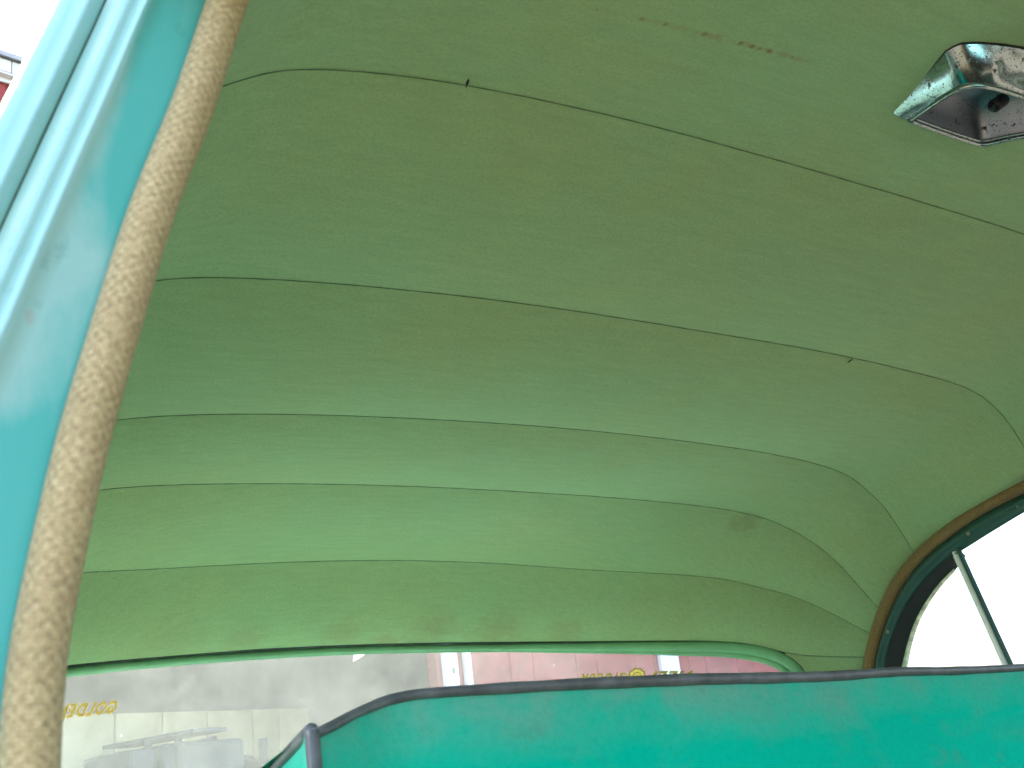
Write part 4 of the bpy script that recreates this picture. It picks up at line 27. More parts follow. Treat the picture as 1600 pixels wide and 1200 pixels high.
"pillar":[[[-0.5863,0.3648,0.3535],[-0.5917,0.3639,0.3367],[-0.5965,0.3631,0.3206],[-0.6008,0.3623,0.3053],[-0.6048,0.3616,0.2905],[-0.6086,0.3609,0.2763],[-0.6127,0.3602,0.2624],[-0.6173,0.3595,0.2488],[-0.6219,0.3589,0.2356],[-0.6261,0.3582,0.223],[-0.6296,0.3576,0.2109],[-0.6328,0.357,0.1992],[-0.6357,0.3565,0.1879],[-0.6385,0.3559,0.1769],[-0.6412,0.3554,0.1663],[-0.6438,0.3549,0.156],[-0.6464,0.3544,0.1459],[-0.6489,0.3539,0.1361],[-0.6512,0.3534,0.1266],[-0.6533,0.3529,0.1174],[-0.6551,0.3525,0.1084],[-0.6568,0.3521,0.0996],[-0.6584,0.3516,0.0911],[-0.6599,0.3512,0.0827],[-0.6613,0.3508,0.0746],[-0.6627,0.3504,0.0666],[-0.664,0.35,0.0588],[-0.665,0.3496,0.0512],[-0.6658,0.3493,0.0437],[-0.6663,0.3489,0.0363],[-0.6666,0.3485,0.0291],[-0.6667,0.3482,0.022],[-0.6668,0.3478,0.015],[-0.6669,0.3475,0.0082]],[[-0.5977,0.3585,0.3441],[-0.6038,0.3577,0.3274],[-0.6089,0.3569,0.3117],[-0.6131,0.3562,0.2968],[-0.617,0.3554,0.2825],[-0.621,0.3548,0.2686],[-0.6251,0.3541,0.2551],[-0.6294,0.3534,0.242],[-0.6336,0.3528,0.2293],[-0.6375,0.3522,0.2172],[-0.6408,0.3516,0.2054],[-0.6438,0.351,0.1941],[-0.6466,0.3505,0.1832],[-0.6493,0.3499,0.1726],[-0.6518,0.3494,0.1623],[-0.6543,0.3489,0.1523],[-0.6567,0.3484,0.1425],[-0.6591,0.348,0.133],[-0.6614,0.3475,0.1238],[-0.6634,0.3471,0.1149],[-0.6651,0.3466,0.1062],[-0.6666,0.3462,0.0977],[-0.668,0.3458,0.0894],[-0.6694,0.3454,0.0813],[-0.6707,0.345,0.0734],[-0.672,0.3446,0.0656],[-0.6731,0.3442,0.0581],[-0.6742,0.3439,0.0507],[-0.6751,0.3435,0.0434],[-0.6757,0.3431,0.0363],[-0.676,0.3428,0.0293],[-0.6762,0.3424,0.0224],[-0.6765,0.3421,0.0156],[-0.6767,0.3418,0.009]],[[-0.6039,0.3569,0.3404],[-0.6098,0.3561,0.324],[-0.6148,0.3553,0.3085],[-0.6189,0.3546,0.2938],[-0.6226,0.3539,0.2797],[-0.6264,0.3532,0.266],[-0.6304,0.3525,0.2527],[-0.6346,0.3519,0.2398],[-0.6387,0.3512,0.2273],[-0.6424,0.3506,0.2152],[-0.6457,0.3501,0.2037],[-0.6486,0.3495,0.1925],[-0.6513,0.349,0.1817],[-0.6538,0.3484,0.1712],[-0.6563,0.3479,0.161],[-0.6587,0.3474,0.1511],[-0.661,0.347,0.1415],[-0.6633,0.3465,0.1321],[-0.6655,0.346,0.123],[-0.6674,0.3456,0.1142],[-0.6691,0.3452,0.1055],[-0.6705,0.3447,0.0971],[-0.6719,0.3443,0.0889],[-0.6732,0.3439,0.0809],[-0.6744,0.3435,0.0731],[-0.6757,0.3432,0.0654],[-0.6768,0.3428,0.0579],[-0.6778,0.3424,0.0506],[-0.6786,0.3421,0.0434],[-0.6792,0.3417,0.0364],[-0.6795,0.3414,0.0294],[-0.6797,0.341,0.0226],[-0.6799,0.3407,0.0159],[-0.6801,0.3403,0.0093]],[[-0.6182,0.3536,0.3323],[-0.6234,0.3528,0.3165],[-0.6281,0.3521,0.3015],[-0.6324,0.3514,0.2871],[-0.6364,0.3507,0.2733],[-0.6404,0.35,0.2599],[-0.6445,0.3493,0.247],[-0.6484,0.3487,0.2344],[-0.6523,0.3481,0.2223],[-0.656,0.3475,0.2106],[-0.6593,0.347,0.1993],[-0.6625,0.3464,0.1884],[-0.6655,0.3459,0.1779],[-0.6684,0.3454,0.1676],[-0.6713,0.3449,0.1577],[-0.674,0.3444,0.1481],[-0.6767,0.3439,0.1387],[-0.6794,0.3435,0.1296],[-0.6818,0.343,0.1208],[-0.6839,0.3426,0.1122],[-0.6855,0.3422,0.1039],[-0.6868,0.3418,0.0958],[-0.688,0.3414,0.0878],[-0.6892,0.341,0.0801],[-0.6903,0.3406,0.0725],[-0.6915,0.3403,0.0652],[-0.6925,0.3399,0.0579],[-0.6936,0.3395,0.0508],[-0.6945,0.3392,0.0439],[-0.6954,0.3389,0.0371],[-0.6961,0.3385,0.0305],[-0.6968,0.3382,0.0239],[-0.6975,0.3379,0.0175],[-0.6981,0.3376,0.0113]],[[-0.6252,0.3512,0.3276],[-0.6301,0.3505,0.3122],[-0.6347,0.3497,0.2975],[-0.639,0.349,0.2833],[-0.6431,0.3483,0.2696],[-0.6471,0.3477,0.2565],[-0.6511,0.347,0.2437],[-0.655,0.3464,0.2314],[-0.6587,0.3458,0.2195],[-0.6623,0.3452,0.2079],[-0.6657,0.3447,0.1968],[-0.6689,0.3441,0.1861],[-0.672,0.3436,0.1757],[-0.675,0.3431,0.1656],[-0.6779,0.3426,0.1558],[-0.6808,0.3422,0.1463],[-0.6836,0.3417,0.1371],[-0.6864,0.3412,0.1282],[-0.6889,0.3408,0.1195],[-0.691,0.3404,0.1111],[-0.6925,0.34,0.1029],[-0.6938,0.3396,0.0949],[-0.6949,0.3392,0.0871],[-0.696,0.3388,0.0795],[-0.6971,0.3384,0.0721],[-0.6982,0.3381,0.0649],[-0.6992,0.3377,0.0577],[-0.7003,0.3374,0.0508],[-0.7012,0.337,0.044],[-0.7022,0.3367,0.0373],[-0.7031,0.3364,0.0308],[-0.7039,0.3361,0.0244],[-0.7048,0.3357,0.0182],[-0.7056,0.3354,0.012]],[[-0.6288,0.3474,0.3231],[-0.6335,0.3466,0.308],[-0.638,0.3459,0.2935],[-0.6423,0.3452,0.2795],[-0.6464,0.3445,0.266],[-0.6504,0.3439,0.253],[-0.6543,0.3433,0.2404],[-0.6581,0.3427,0.2283],[-0.6618,0.3421,0.2165],[-0.6653,0.3415,0.2052],[-0.6686,0.341,0.1943],[-0.6719,0.3404,0.1837],[-0.675,0.3399,0.1734],[-0.678,0.3394,0.1634],[-0.6809,0.3389,0.1538],[-0.6838,0.3385,0.1444],[-0.6866,0.338,0.1354],[-0.6894,0.3376,0.1265],[-0.6919,0.3371,0.118],[-0.694,0.3367,0.1097],[-0.6955,0.3363,0.1017],[-0.6967,0.3359,0.0938],[-0.6978,0.3355,0.0862],[-0.6989,0.3352,0.0787],[-0.7,0.3348,0.0714],[-0.701,0.3345,0.0642],[-0.7021,0.3341,0.0572],[-0.7031,0.3338,0.0504],[-0.704,0.3334,0.0437],[-0.705,0.3331,0.0371],[-0.7059,0.3328,0.0307],[-0.7068,0.3325,0.0244],[-0.7077,0.3322,0.0182],[-0.7086,0.3319,0.0122]],[[-0.6302,0.3485,0.3235],[-0.635,0.3477,0.3084],[-0.6394,0.347,0.2938],[-0.6437,0.3463,0.2798],[-0.6478,0.3456,0.2663],[-0.6518,0.345,0.2533],[-0.6558,0.3444,0.2407],[-0.6596,0.3437,0.2286],[-0.6633,0.3432,0.2168],[-0.6668,0.3426,0.2055],[-0.6702,0.342,0.1945],[-0.6735,0.3415,0.1839],[-0.6766,0.341,0.1737],[-0.6796,0.3405,0.1637],[-0.6826,0.34,0.1541],[-0.6855,0.3396,0.1447],[-0.6883,0.3391,0.1356],[-0.691,0.3387,0.1268],[-0.6935,0.3382,0.1182],[-0.6956,0.3378,0.11],[-0.6971,0.3374,0.1019],[-0.6983,0.337,0.0941],[-0.6994,0.3366,0.0864],[-0.7004,0.3363,0.0789],[-0.7015,0.3359,0.0716],[-0.7025,0.3355,0.0644],[-0.7035,0.3352,0.0574],[-0.7045,0.3348,0.0506],[-0.7055,0.3345,0.0439],[-0.7064,0.3342,0.0373],[-0.7073,0.3339,0.0309],[-0.7082,0.3336,0.0246],[-0.7091,0.3332,0.0184],[-0.71,0.3329,0.0124]],[[-0.6314,0.3507,0.3249],[-0.6361,0.35,0.3097],[-0.6406,0.3492,0.2951],[-0.6449,0.3485,0.2811],[-0.649,0.3479,0.2675],[-0.6531,0.3472,0.2545],[-0.657,0.3466,0.2418],[-0.6609,0.346,0.2296],[-0.6646,0.3454,0.2178],[-0.6682,0.3448,0.2064],[-0.6716,0.3443,0.1954],[-0.6749,0.3437,0.1848],[-0.6781,0.3432,0.1745],[-0.6811,0.3427,0.1645],[-0.6841,0.3422,0.1548],[-0.687,0.3418,0.1454],[-0.6898,0.3413,0.1363],[-0.6925,0.3409,0.1275],[-0.695,0.3404,0.1189],[-0.6971,0.34,0.1106],[-0.6985,0.3396,0.1025],[-0.6997,0.3392,0.0946],[-0.7008,0.3388,0.0869],[-0.7019,0.3385,0.0794],[-0.7029,0.3381,0.0721],[-0.7039,0.3377,0.0649],[-0.7049,0.3374,0.0579],[-0.7059,0.337,0.051],[-0.7068,0.3367,0.0443],[-0.7077,0.3364,0.0377],[-0.7087,0.336,0.0312],[-0.7095,0.3357,0.0249],[-0.7104,0.3354,0.0187],[-0.7113,0.3351,0.0126]],[[-0.6336,0.3502,0.3236],[-0.6382,0.3494,0.3085],[-0.6427,0.3487,0.294],[-0.6469,0.348,0.28],[-0.651,0.3473,0.2666],[-0.655,0.3467,0.2535],[-0.6589,0.346,0.241],[-0.6628,0.3454,0.2288],[-0.6665,0.3448,0.2171],[-0.67,0.3443,0.2057],[-0.6734,0.3437,0.1948],[-0.6767,0.3432,0.1842],[-0.6799,0.3427,0.1739],[-0.683,0.3422,0.164],[-0.686,0.3417,0.1543],[-0.6888,0.3412,0.145],[-0.6916,0.3408,0.1359],[-0.6943,0.3403,0.1271],[-0.6968,0.3399,0.1186],[-0.6988,0.3395,0.1103],[-0.7002,0.3391,0.1023],[-0.7014,0.3387,0.0944],[-0.7024,0.3383,0.0868],[-0.7035,0.3379,0.0793],[-0.7045,0.3376,0.072],[-0.7055,0.3372,0.0648],[-0.7065,0.3369,0.0578],[-0.7074,0.3365,0.051],[-0.7083,0.3362,0.0443],[-0.7092,0.3359,0.0377],[-0.7101,0.3355,0.0313],[-0.711,0.3352,0.025],[-0.7119,0.3349,0.0188],[-0.7127,0.3346,0.0128]],[[-0.636,0.3488,0.3215],[-0.6406,0.348,0.3066],[-0.6449,0.3473,0.2922],[-0.6491,0.3466,0.2783],[-0.6531,0.3459,0.2649],[-0.6571,0.3453,0.252],[-0.661,0.3447,0.2395],[-0.6648,0.3441,0.2275],[-0.6684,0.3435,0.2158],[-0.672,0.3429,0.2046],[-0.6754,0.3424,0.1937],[-0.6787,0.3418,0.1831],[-0.6818,0.3413,0.1729],[-0.6849,0.3408,0.1631],[-0.6879,0.3404,0.1535],[-0.6908,0.3399,0.1442],[-0.6935,0.3394,0.1352],[-0.6962,0.339,0.1265],[-0.6986,0.3386,0.118],[-0.7005,0.3382,0.1098],[-0.702,0.3378,0.1018],[-0.7031,0.3374,0.094],[-0.7041,0.337,0.0864],[-0.7051,0.3366,0.079],[-0.7061,0.3363,0.0717],[-0.7071,0.3359,0.0646],[-0.708,0.3356,0.0576],[-0.709,0.3352,0.0508],[-0.7099,0.3349,0.0442],[-0.7108,0.3346,0.0377],[-0.7116,0.3342,0.0313],[-0.7125,0.3339,0.025],[-0.7133,0.3336,0.0189],[-0.7141,0.3333,0.0129]],[[-0.6379,0.3517,0.3232],[-0.6425,0.351,0.3082],[-0.6468,0.3502,0.2938],[-0.651,0.3496,0.2799],[-0.6551,0.3489,0.2664],[-0.6591,0.3482,0.2535],[-0.6629,0.3476,0.2409],[-0.6667,0.347,0.2288],[-0.6704,0.3464,0.2171],[-0.6739,0.3459,0.2058],[-0.6773,0.3453,0.1949],[-0.6805,0.3448,0.1843],[-0.6837,0.3443,0.1741],[-0.6868,0.3438,0.1641],[-0.6897,0.3433,0.1545],[-0.6926,0.3428,0.1452],[-0.6953,0.3424,0.1361],[-0.698,0.3419,0.1274],[-0.7004,0.3415,0.1188],[-0.7023,0.3411,0.1106],[-0.7037,0.3407,0.1026],[-0.7048,0.3403,0.0948],[-0.7058,0.3399,0.0871],[-0.7068,0.3395,0.0796],[-0.7078,0.3392,0.0723],[-0.7088,0.3388,0.0652],[-0.7097,0.3385,0.0582],[-0.7106,0.3381,0.0514],[-0.7115,0.3378,0.0447],[-0.7124,0.3375,0.0381],[-0.7132,0.3371,0.0317],[-0.7141,0.3368,0.0254],[-0.7149,0.3365,0.0192],[-0.7157,0.3362,0.0132]],[[-0.6408,0.3547,0.3246],[-0.6453,0.3539,0.3096],[-0.6496,0.3532,0.2951],[-0.6538,0.3525,0.2811],[-0.6579,0.3518,0.2676],[-0.6619,0.3512,0.2546],[-0.6658,0.3505,0.2421],[-0.6695,0.3499,0.2299],[-0.6731,0.3494,0.2182],[-0.6766,0.3488,0.2069],[-0.68,0.3482,0.1959],[-0.6832,0.3477,0.1853],[-0.6863,0.3472,0.175],[-0.6894,0.3467,0.1651],[-0.6923,0.3462,0.1554],[-0.6952,0.3457,0.1461],[-0.6979,0.3453,0.137],[-0.7005,0.3449,0.1282],[-0.7028,0.3444,0.1197],[-0.7047,0.344,0.1114],[-0.7061,0.3436,0.1033],[-0.7072,0.3432,0.0955],[-0.7082,0.3428,0.0878],[-0.7092,0.3425,0.0803],[-0.7101,0.3421,0.073],[-0.7111,0.3417,0.0658],[-0.712,0.3414,0.0588],[-0.7129,0.341,0.0519],[-0.7137,0.3407,0.0452],[-0.7146,0.3404,0.0386],[-0.7154,0.34,0.0321],[-0.7162,0.3397,0.0258],[-0.717,0.3394,0.0196],[-0.7178,0.3391,0.0136]],[[-0.6427,0.3561,0.3251],[-0.647,0.3554,0.3101],[-0.6514,0.3547,0.2956],[-0.6556,0.354,0.2816],[-0.6598,0.3533,0.2681],[-0.6638,0.3526,0.2551],[-0.6676,0.352,0.2425],[-0.6713,0.3514,0.2304],[-0.6749,0.3508,0.2187],[-0.6784,0.3502,0.2073],[-0.6817,0.3497,0.1964],[-0.6849,0.3492,0.1858],[-0.688,0.3487,0.1755],[-0.6911,0.3482,0.1655],[-0.694,0.3477,0.1559],[-0.6968,0.3472,0.1465],[-0.6995,0.3468,0.1374],[-0.7021,0.3463,0.1286],[-0.7044,0.3459,0.12],[-0.7063,0.3455,0.1117],[-0.7077,0.3451,0.1037],[-0.7087,0.3447,0.0958],[-0.7097,0.3443,0.0881],[-0.7107,0.3439,0.0806],[-0.7116,0.3435,0.0733],[-0.7125,0.3432,0.0661],[-0.7134,0.3428,0.0591],[-0.7143,0.3425,0.0522],[-0.7152,0.3422,0.0455],[-0.716,0.3418,0.0389],[-0.7168,0.3415,0.0324],[-0.7176,0.3412,0.0261],[-0.7184,0.3409,0.0199],[-0.7192,0.3406,0.0138]]],
"edge":[[[-0.6436,0.3561,0.3247],[-0.648,0.3554,0.3097],[-0.6523,0.3546,0.2953],[-0.6566,0.3539,0.2813],[-0.6607,0.3533,0.2678],[-0.6647,0.3526,0.2548],[-0.6685,0.352,0.2423],[-0.6722,0.3514,0.2302],[-0.6757,0.3508,0.2185],[-0.6792,0.3502,0.2072],[-0.6825,0.3497,0.1962],[-0.6857,0.3492,0.1856],[-0.6888,0.3486,0.1754],[-0.6918,0.3482,0.1654],[-0.6947,0.3477,0.1558],[-0.6975,0.3472,0.1464],[-0.7002,0.3467,0.1373],[-0.7028,0.3463,0.1285],[-0.7051,0.3459,0.12],[-0.707,0.3455,0.1117],[-0.7083,0.3451,0.1037],[-0.7094,0.3447,0.0958],[-0.7104,0.3443,0.0881],[-0.7113,0.3439,0.0806],[-0.7122,0.3435,0.0733],[-0.7131,0.3432,0.0661],[-0.714,0.3428,0.0591],[-0.7149,0.3425,0.0522],[-0.7157,0.3422,0.0455],[-0.7166,0.3418,0.0389],[-0.7174,0.3415,0.0324],[-0.7182,0.3412,0.0261],[-0.719,0.3409,0.0199],[-0.7197,0.3406,0.0138]],[[-0.6453,0.3531,0.3216],[-0.6496,0.3523,0.3067],[-0.6539,0.3516,0.2924],[-0.6581,0.3509,0.2786],[-0.6621,0.3503,0.2653],[-0.6661,0.3496,0.2524],[-0.6698,0.349,0.24],[-0.6735,0.3484,0.228],[-0.677,0.3478,0.2164],[-0.6803,0.3473,0.2052],[-0.6836,0.3467,0.1944],[-0.6868,0.3462,0.1839],[-0.6899,0.3457,0.1737],[-0.6928,0.3452,0.1639],[-0.6957,0.3447,0.1543],[-0.6985,0.3443,0.1451],[-0.7011,0.3438,0.1361],[-0.7036,0.3434,0.1274],[-0.7059,0.3429,0.1189],[-0.7078,0.3425,0.1107],[-0.7091,0.3421,0.1027],[-0.7102,0.3417,0.095],[-0.7111,0.3414,0.0874],[-0.712,0.341,0.0799],[-0.713,0.3406,0.0727],[-0.7138,0.3403,0.0656],[-0.7147,0.3399,0.0586],[-0.7156,0.3396,0.0518],[-0.7164,0.3393,0.0451],[-0.7172,0.3389,0.0386],[-0.718,0.3386,0.0322],[-0.7188,0.3383,0.0259],[-0.7196,0.338,0.0198],[-0.7203,0.3377,0.0138]],[[-0.6473,0.3515,0.3196],[-0.6516,0.3508,0.3048],[-0.6558,0.3501,0.2906],[-0.6599,0.3494,0.2769],[-0.664,0.3487,0.2636],[-0.6679,0.3481,0.2509],[-0.6717,0.3475,0.2385],[-0.6753,0.3469,0.2266],[-0.6789,0.3463,0.2151],[-0.6823,0.3458,0.204],[-0.6855,0.3452,0.1932],[-0.6887,0.3447,0.1828],[-0.6917,0.3442,0.1727],[-0.6946,0.3437,0.1629],[-0.6974,0.3432,0.1535],[-0.7001,0.3428,0.1443],[-0.7027,0.3423,0.1354],[-0.7052,0.3419,0.1267],[-0.7075,0.3415,0.1183],[-0.7093,0.3411,0.1102],[-0.7106,0.3407,0.1022],[-0.7116,0.3403,0.0945],[-0.7126,0.3399,0.087],[-0.7135,0.3395,0.0796],[-0.7144,0.3392,0.0724],[-0.7152,0.3388,0.0653],[-0.7161,0.3385,0.0584],[-0.7169,0.3381,0.0516],[-0.7177,0.3378,0.045],[-0.7185,0.3375,0.0385],[-0.7193,0.3372,0.0322],[-0.7201,0.3369,0.0259],[-0.7208,0.3366,0.0198],[-0.7216,0.3363,0.0139]],[[-0.65,0.3496,0.3169],[-0.6543,0.3489,0.3023],[-0.6585,0.3482,0.2883],[-0.6625,0.3475,0.2747],[-0.6665,0.3468,0.2615],[-0.6704,0.3462,0.2489],[-0.6742,0.3456,0.2366],[-0.6779,0.345,0.2248],[-0.6814,0.3444,0.2134],[-0.6848,0.3439,0.2024],[-0.688,0.3433,0.1917],[-0.6911,0.3428,0.1814],[-0.694,0.3423,0.1714],[-0.6969,0.3418,0.1617],[-0.6997,0.3414,0.1524],[-0.7023,0.3409,0.1433],[-0.7049,0.3405,0.1344],[-0.7073,0.3401,0.1258],[-0.7095,0.3396,0.1175],[-0.7113,0.3392,0.1094],[-0.7126,0.3388,0.1016],[-0.7136,0.3385,0.0939],[-0.7145,0.3381,0.0865],[-0.7154,0.3377,0.0792],[-0.7162,0.3374,0.072],[-0.7171,0.337,0.065],[-0.7179,0.3367,0.0581],[-0.7187,0.3363,0.0514],[-0.7195,0.336,0.0449],[-0.7203,0.3357,0.0384],[-0.721,0.3354,0.0321],[-0.7218,0.3351,0.026],[-0.7225,0.3348,0.0199],[-0.7232,0.3345,0.014]],[[-0.6515,0.3492,0.316],[-0.6558,0.3485,0.3015],[-0.6599,0.3478,0.2875],[-0.6639,0.3471,0.2739],[-0.6679,0.3464,0.2609],[-0.6717,0.3458,0.2482],[-0.6755,0.3452,0.236],[-0.6791,0.3446,0.2243],[-0.6827,0.344,0.2129],[-0.686,0.3435,0.2019],[-0.6892,0.343,0.1913],[-0.6922,0.3425,0.181],[-0.6952,0.342,0.1711],[-0.698,0.3415,0.1614],[-0.7007,0.341,0.152],[-0.7034,0.3405,0.143],[-0.7059,0.3401,0.1342],[-0.7083,0.3397,0.1256],[-0.7105,0.3393,0.1173],[-0.7123,0.3389,0.1093],[-0.7135,0.3385,0.1014],[-0.7145,0.3381,0.0938],[-0.7154,0.3377,0.0864],[-0.7163,0.3374,0.0791],[-0.7171,0.337,0.0719],[-0.718,0.3366,0.0649],[-0.7188,0.3363,0.0581],[-0.7196,0.336,0.0514],[-0.7203,0.3356,0.0449],[-0.7211,0.3353,0.0384],[-0.7219,0.335,0.0322],[-0.7226,0.3347,0.026],[-0.7233,0.3344,0.02],[-0.724,0.3341,0.014]],[[-0.6525,0.3503,0.3166],[-0.6567,0.3496,0.302],[-0.6608,0.3489,0.288],[-0.6649,0.3482,0.2744],[-0.6688,0.3475,0.2614],[-0.6726,0.3469,0.2487],[-0.6764,0.3463,0.2365],[-0.68,0.3457,0.2247],[-0.6835,0.3451,0.2133],[-0.6869,0.3446,0.2023],[-0.69,0.3441,0.1917],[-0.693,0.3436,0.1814],[-0.696,0.3431,0.1715],[-0.6988,0.3426,0.1618],[-0.7015,0.3421,0.1524],[-0.7042,0.3416,0.1433],[-0.7067,0.3412,0.1345],[-0.7091,0.3408,0.1259],[-0.7113,0.3404,0.1176],[-0.713,0.34,0.1096],[-0.7143,0.3396,0.1017],[-0.7152,0.3392,0.0941],[-0.7161,0.3388,0.0866],[-0.717,0.3384,0.0793],[-0.7178,0.3381,0.0722],[-0.7187,0.3377,0.0652],[-0.7195,0.3374,0.0583],[-0.7203,0.3371,0.0516],[-0.721,0.3367,0.0451],[-0.7218,0.3364,0.0386],[-0.7225,0.3361,0.0323],[-0.7233,0.3358,0.0261],[-0.724,0.3355,0.0201],[-0.7247,0.3352,0.0142]],[[-0.6564,0.3514,0.316],[-0.6607,0.3506,0.3014],[-0.6648,0.3499,0.2874],[-0.6689,0.3493,0.2739],[-0.6729,0.3486,0.2609],[-0.6768,0.348,0.2483],[-0.6806,0.3474,0.2361],[-0.6842,0.3468,0.2243],[-0.6878,0.3462,0.213],[-0.6911,0.3457,0.202],[-0.6943,0.3451,0.1914],[-0.6974,0.3446,0.1812],[-0.7004,0.3441,0.1712],[-0.7032,0.3436,0.1616],[-0.706,0.3432,0.1523],[-0.7086,0.3427,0.1432],[-0.7111,0.3423,0.1345],[-0.7134,0.3419,0.126],[-0.7156,0.3414,0.1177],[-0.7173,0.341,0.1097],[-0.7187,0.3407,0.1019],[-0.7198,0.3403,0.0942],[-0.7208,0.3399,0.0868],[-0.7217,0.3395,0.0795],[-0.7227,0.3392,0.0724],[-0.7236,0.3388,0.0655],[-0.7246,0.3385,0.0587],[-0.7255,0.3382,0.052],[-0.7263,0.3378,0.0455],[-0.7272,0.3375,0.0391],[-0.7281,0.3372,0.0329],[-0.7289,0.3369,0.0267],[-0.7297,0.3366,0.0207],[-0.7305,0.3363,0.0149]],[[-0.6609,0.352,0.3148],[-0.6651,0.3513,0.3004],[-0.6693,0.3506,0.2864],[-0.6734,0.3499,0.273],[-0.6775,0.3493,0.26],[-0.6814,0.3487,0.2474],[-0.6852,0.348,0.2353],[-0.6889,0.3475,0.2236],[-0.6924,0.3469,0.2123],[-0.6958,0.3464,0.2014],[-0.699,0.3458,0.1909],[-0.7021,0.3453,0.1807],[-0.7051,0.3448,0.1708],[-0.708,0.3443,0.1612],[-0.7108,0.3439,0.152],[-0.7134,0.3434,0.143],[-0.7158,0.343,0.1343],[-0.7181,0.3426,0.1258],[-0.7202,0.3422,0.1176],[-0.7219,0.3418,0.1096],[-0.7233,0.3414,0.1018],[-0.7245,0.341,0.0943],[-0.7256,0.3406,0.0869],[-0.7267,0.3403,0.0797],[-0.7278,0.3399,0.0726],[-0.7289,0.3396,0.0657],[-0.7299,0.3392,0.059],[-0.7309,0.3389,0.0524],[-0.7318,0.3386,0.0459],[-0.7328,0.3383,0.0396],[-0.7337,0.3379,0.0334],[-0.7347,0.3376,0.0273],[-0.7356,0.3373,0.0214],[-0.7364,0.3371,0.0156]],[[-0.6617,0.355,0.317],[-0.666,0.3543,0.3024],[-0.6701,0.3536,0.2884],[-0.6743,0.3529,0.2749],[-0.6783,0.3522,0.2618],[-0.6823,0.3516,0.2492],[-0.6861,0.351,0.237],[-0.6898,0.3504,0.2252],[-0.6933,0.3499,0.2139],[-0.6967,0.3493,0.2029],[-0.6999,0.3488,0.1923],[-0.703,0.3483,0.182],[-0.706,0.3478,0.1721],[-0.7089,0.3473,0.1625],[-0.7117,0.3468,0.1531],[-0.7143,0.3464,0.1441],[-0.7167,0.3459,0.1353],[-0.719,0.3455,0.1268],[-0.7211,0.3451,0.1185],[-0.7228,0.3447,0.1105],[-0.7242,0.3443,0.1027],[-0.7254,0.3439,0.0951],[-0.7265,0.3435,0.0876],[-0.7276,0.3432,0.0803],[-0.7287,0.3428,0.0732],[-0.7297,0.3425,0.0663],[-0.7308,0.3421,0.0595],[-0.7318,0.3418,0.0528],[-0.7327,0.3415,0.0463],[-0.7337,0.3412,0.04],[-0.7346,0.3408,0.0337],[-0.7355,0.3405,0.0276],[-0.7364,0.3402,0.0217],[-0.7373,0.34,0.0158]],[[-0.6601,0.3678,0.3281],[-0.6645,0.3671,0.3131],[-0.6688,0.3663,0.2986],[-0.6731,0.3656,0.2846],[-0.6773,0.365,0.271],[-0.6814,0.3643,0.258],[-0.6853,0.3637,0.2454],[-0.6891,0.3631,0.2332],[-0.6927,0.3625,0.2214],[-0.6962,0.3619,0.2101],[-0.6996,0.3614,0.1991],[-0.7028,0.3608,0.1885],[-0.7058,0.3603,0.1782],[-0.7088,0.3598,0.1682],[-0.7117,0.3593,0.1586],[-0.7144,0.3589,0.1492],[-0.7169,0.3584,0.1401],[-0.7192,0.358,0.1313],[-0.7214,0.3575,0.1228],[-0.7232,0.3571,0.1144],[-0.7247,0.3567,0.1064],[-0.7259,0.3563,0.0985],[-0.727,0.3559,0.0908],[-0.7282,0.3556,0.0832],[-0.7292,0.3552,0.0759],[-0.7303,0.3548,0.0687],[-0.7314,0.3545,0.0617],[-0.7324,0.3541,0.0548],[-0.7334,0.3538,0.048],[-0.7344,0.3535,0.0414],[-0.7354,0.3531,0.035],[-0.7363,0.3528,0.0287],[-0.7372,0.3525,0.0225],[-0.7381,0.3522,0.0164]]],
"seat_top":[[-0.5197,0.5,0.0313],[-0.5127,0.5041,0.0326],[-0.5012,0.5109,0.0363],[-0.4916,0.5164,0.0396],[-0.4794,0.5232,0.0429],[-0.4667,0.53,0.0461],[-0.4572,0.53,0.0476],[-0.4475,0.53,0.0485],[-0.4278,0.53,0.0486],[-0.3861,0.53,0.0482],[-0.3412,0.53,0.0476],[-0.2928,0.53,0.0463],[-0.2485,0.53,0.0452],[-0.1837,0.53,0.0423],[-0.1345,0.53,0.0405],[-0.1017,0.53,0.04],[-0.0743,0.53,0.0398],[-0.053,0.53,0.0397],[0.0076,0.53,0.037],[0.0621,0.53,0.0356],[0.1048,0.53,0.0348],[0.25,0.53,0.034],[0.48,0.53,0.03]],
"seat_front":[[-0.5197,0.5,0.0319],[-0.5188,0.5,0.0292],[-0.5184,0.5,0.0233],[-0.5182,0.5,0.0147],[-0.5184,0.5,0.0034],[-0.525,0.48,-0.1],[-0.535,0.44,-0.3]],
"seat_rear":[[-0.5195,0.502,0.032],[-0.514,0.53,0.0291],[-0.5075,0.565,0.0249],[-0.5017,0.6,0.0201],[-0.515,0.64,-0.05],[-0.525,0.67,-0.3]],
"d_base":[[-0.0299,0.4261,0.4625],[-0.0368,0.4042,0.4625],[-0.0479,0.3776,0.4625],[-0.0576,0.3531,0.4625],[-0.0541,0.3445,0.4625],[-0.0405,0.3378,0.4625],[-0.0216,0.3319,0.4625],[-0.0019,0.3273,0.4625]],
"d_open":[[-0.0162,0.4217,0.456],[-0.0233,0.4026,0.452],[-0.0313,0.3831,0.447],[-0.0373,0.3683,0.443],[-0.0377,0.3596,0.441],[-0.0287,0.3531,0.44],[-0.0089,0.3502,0.44],[0.0133,0.3487,0.44]],
"d_rear":[[-0.0162,0.4217,0.456],[0.0305,0.4202,0.456],[0.0788,0.4185,0.456]],
"d_right":[[0.0717,0.4148,0.452],[0.079,0.4002,0.452],[0.0835,0.3864,0.452]],
"d_bulb":[0.0245,0.3718,0.449],
"m_slit1":[-0.3784,0.5153,0.4494],
"m_slit1a":[-0.3864,0.5047,0.4488],
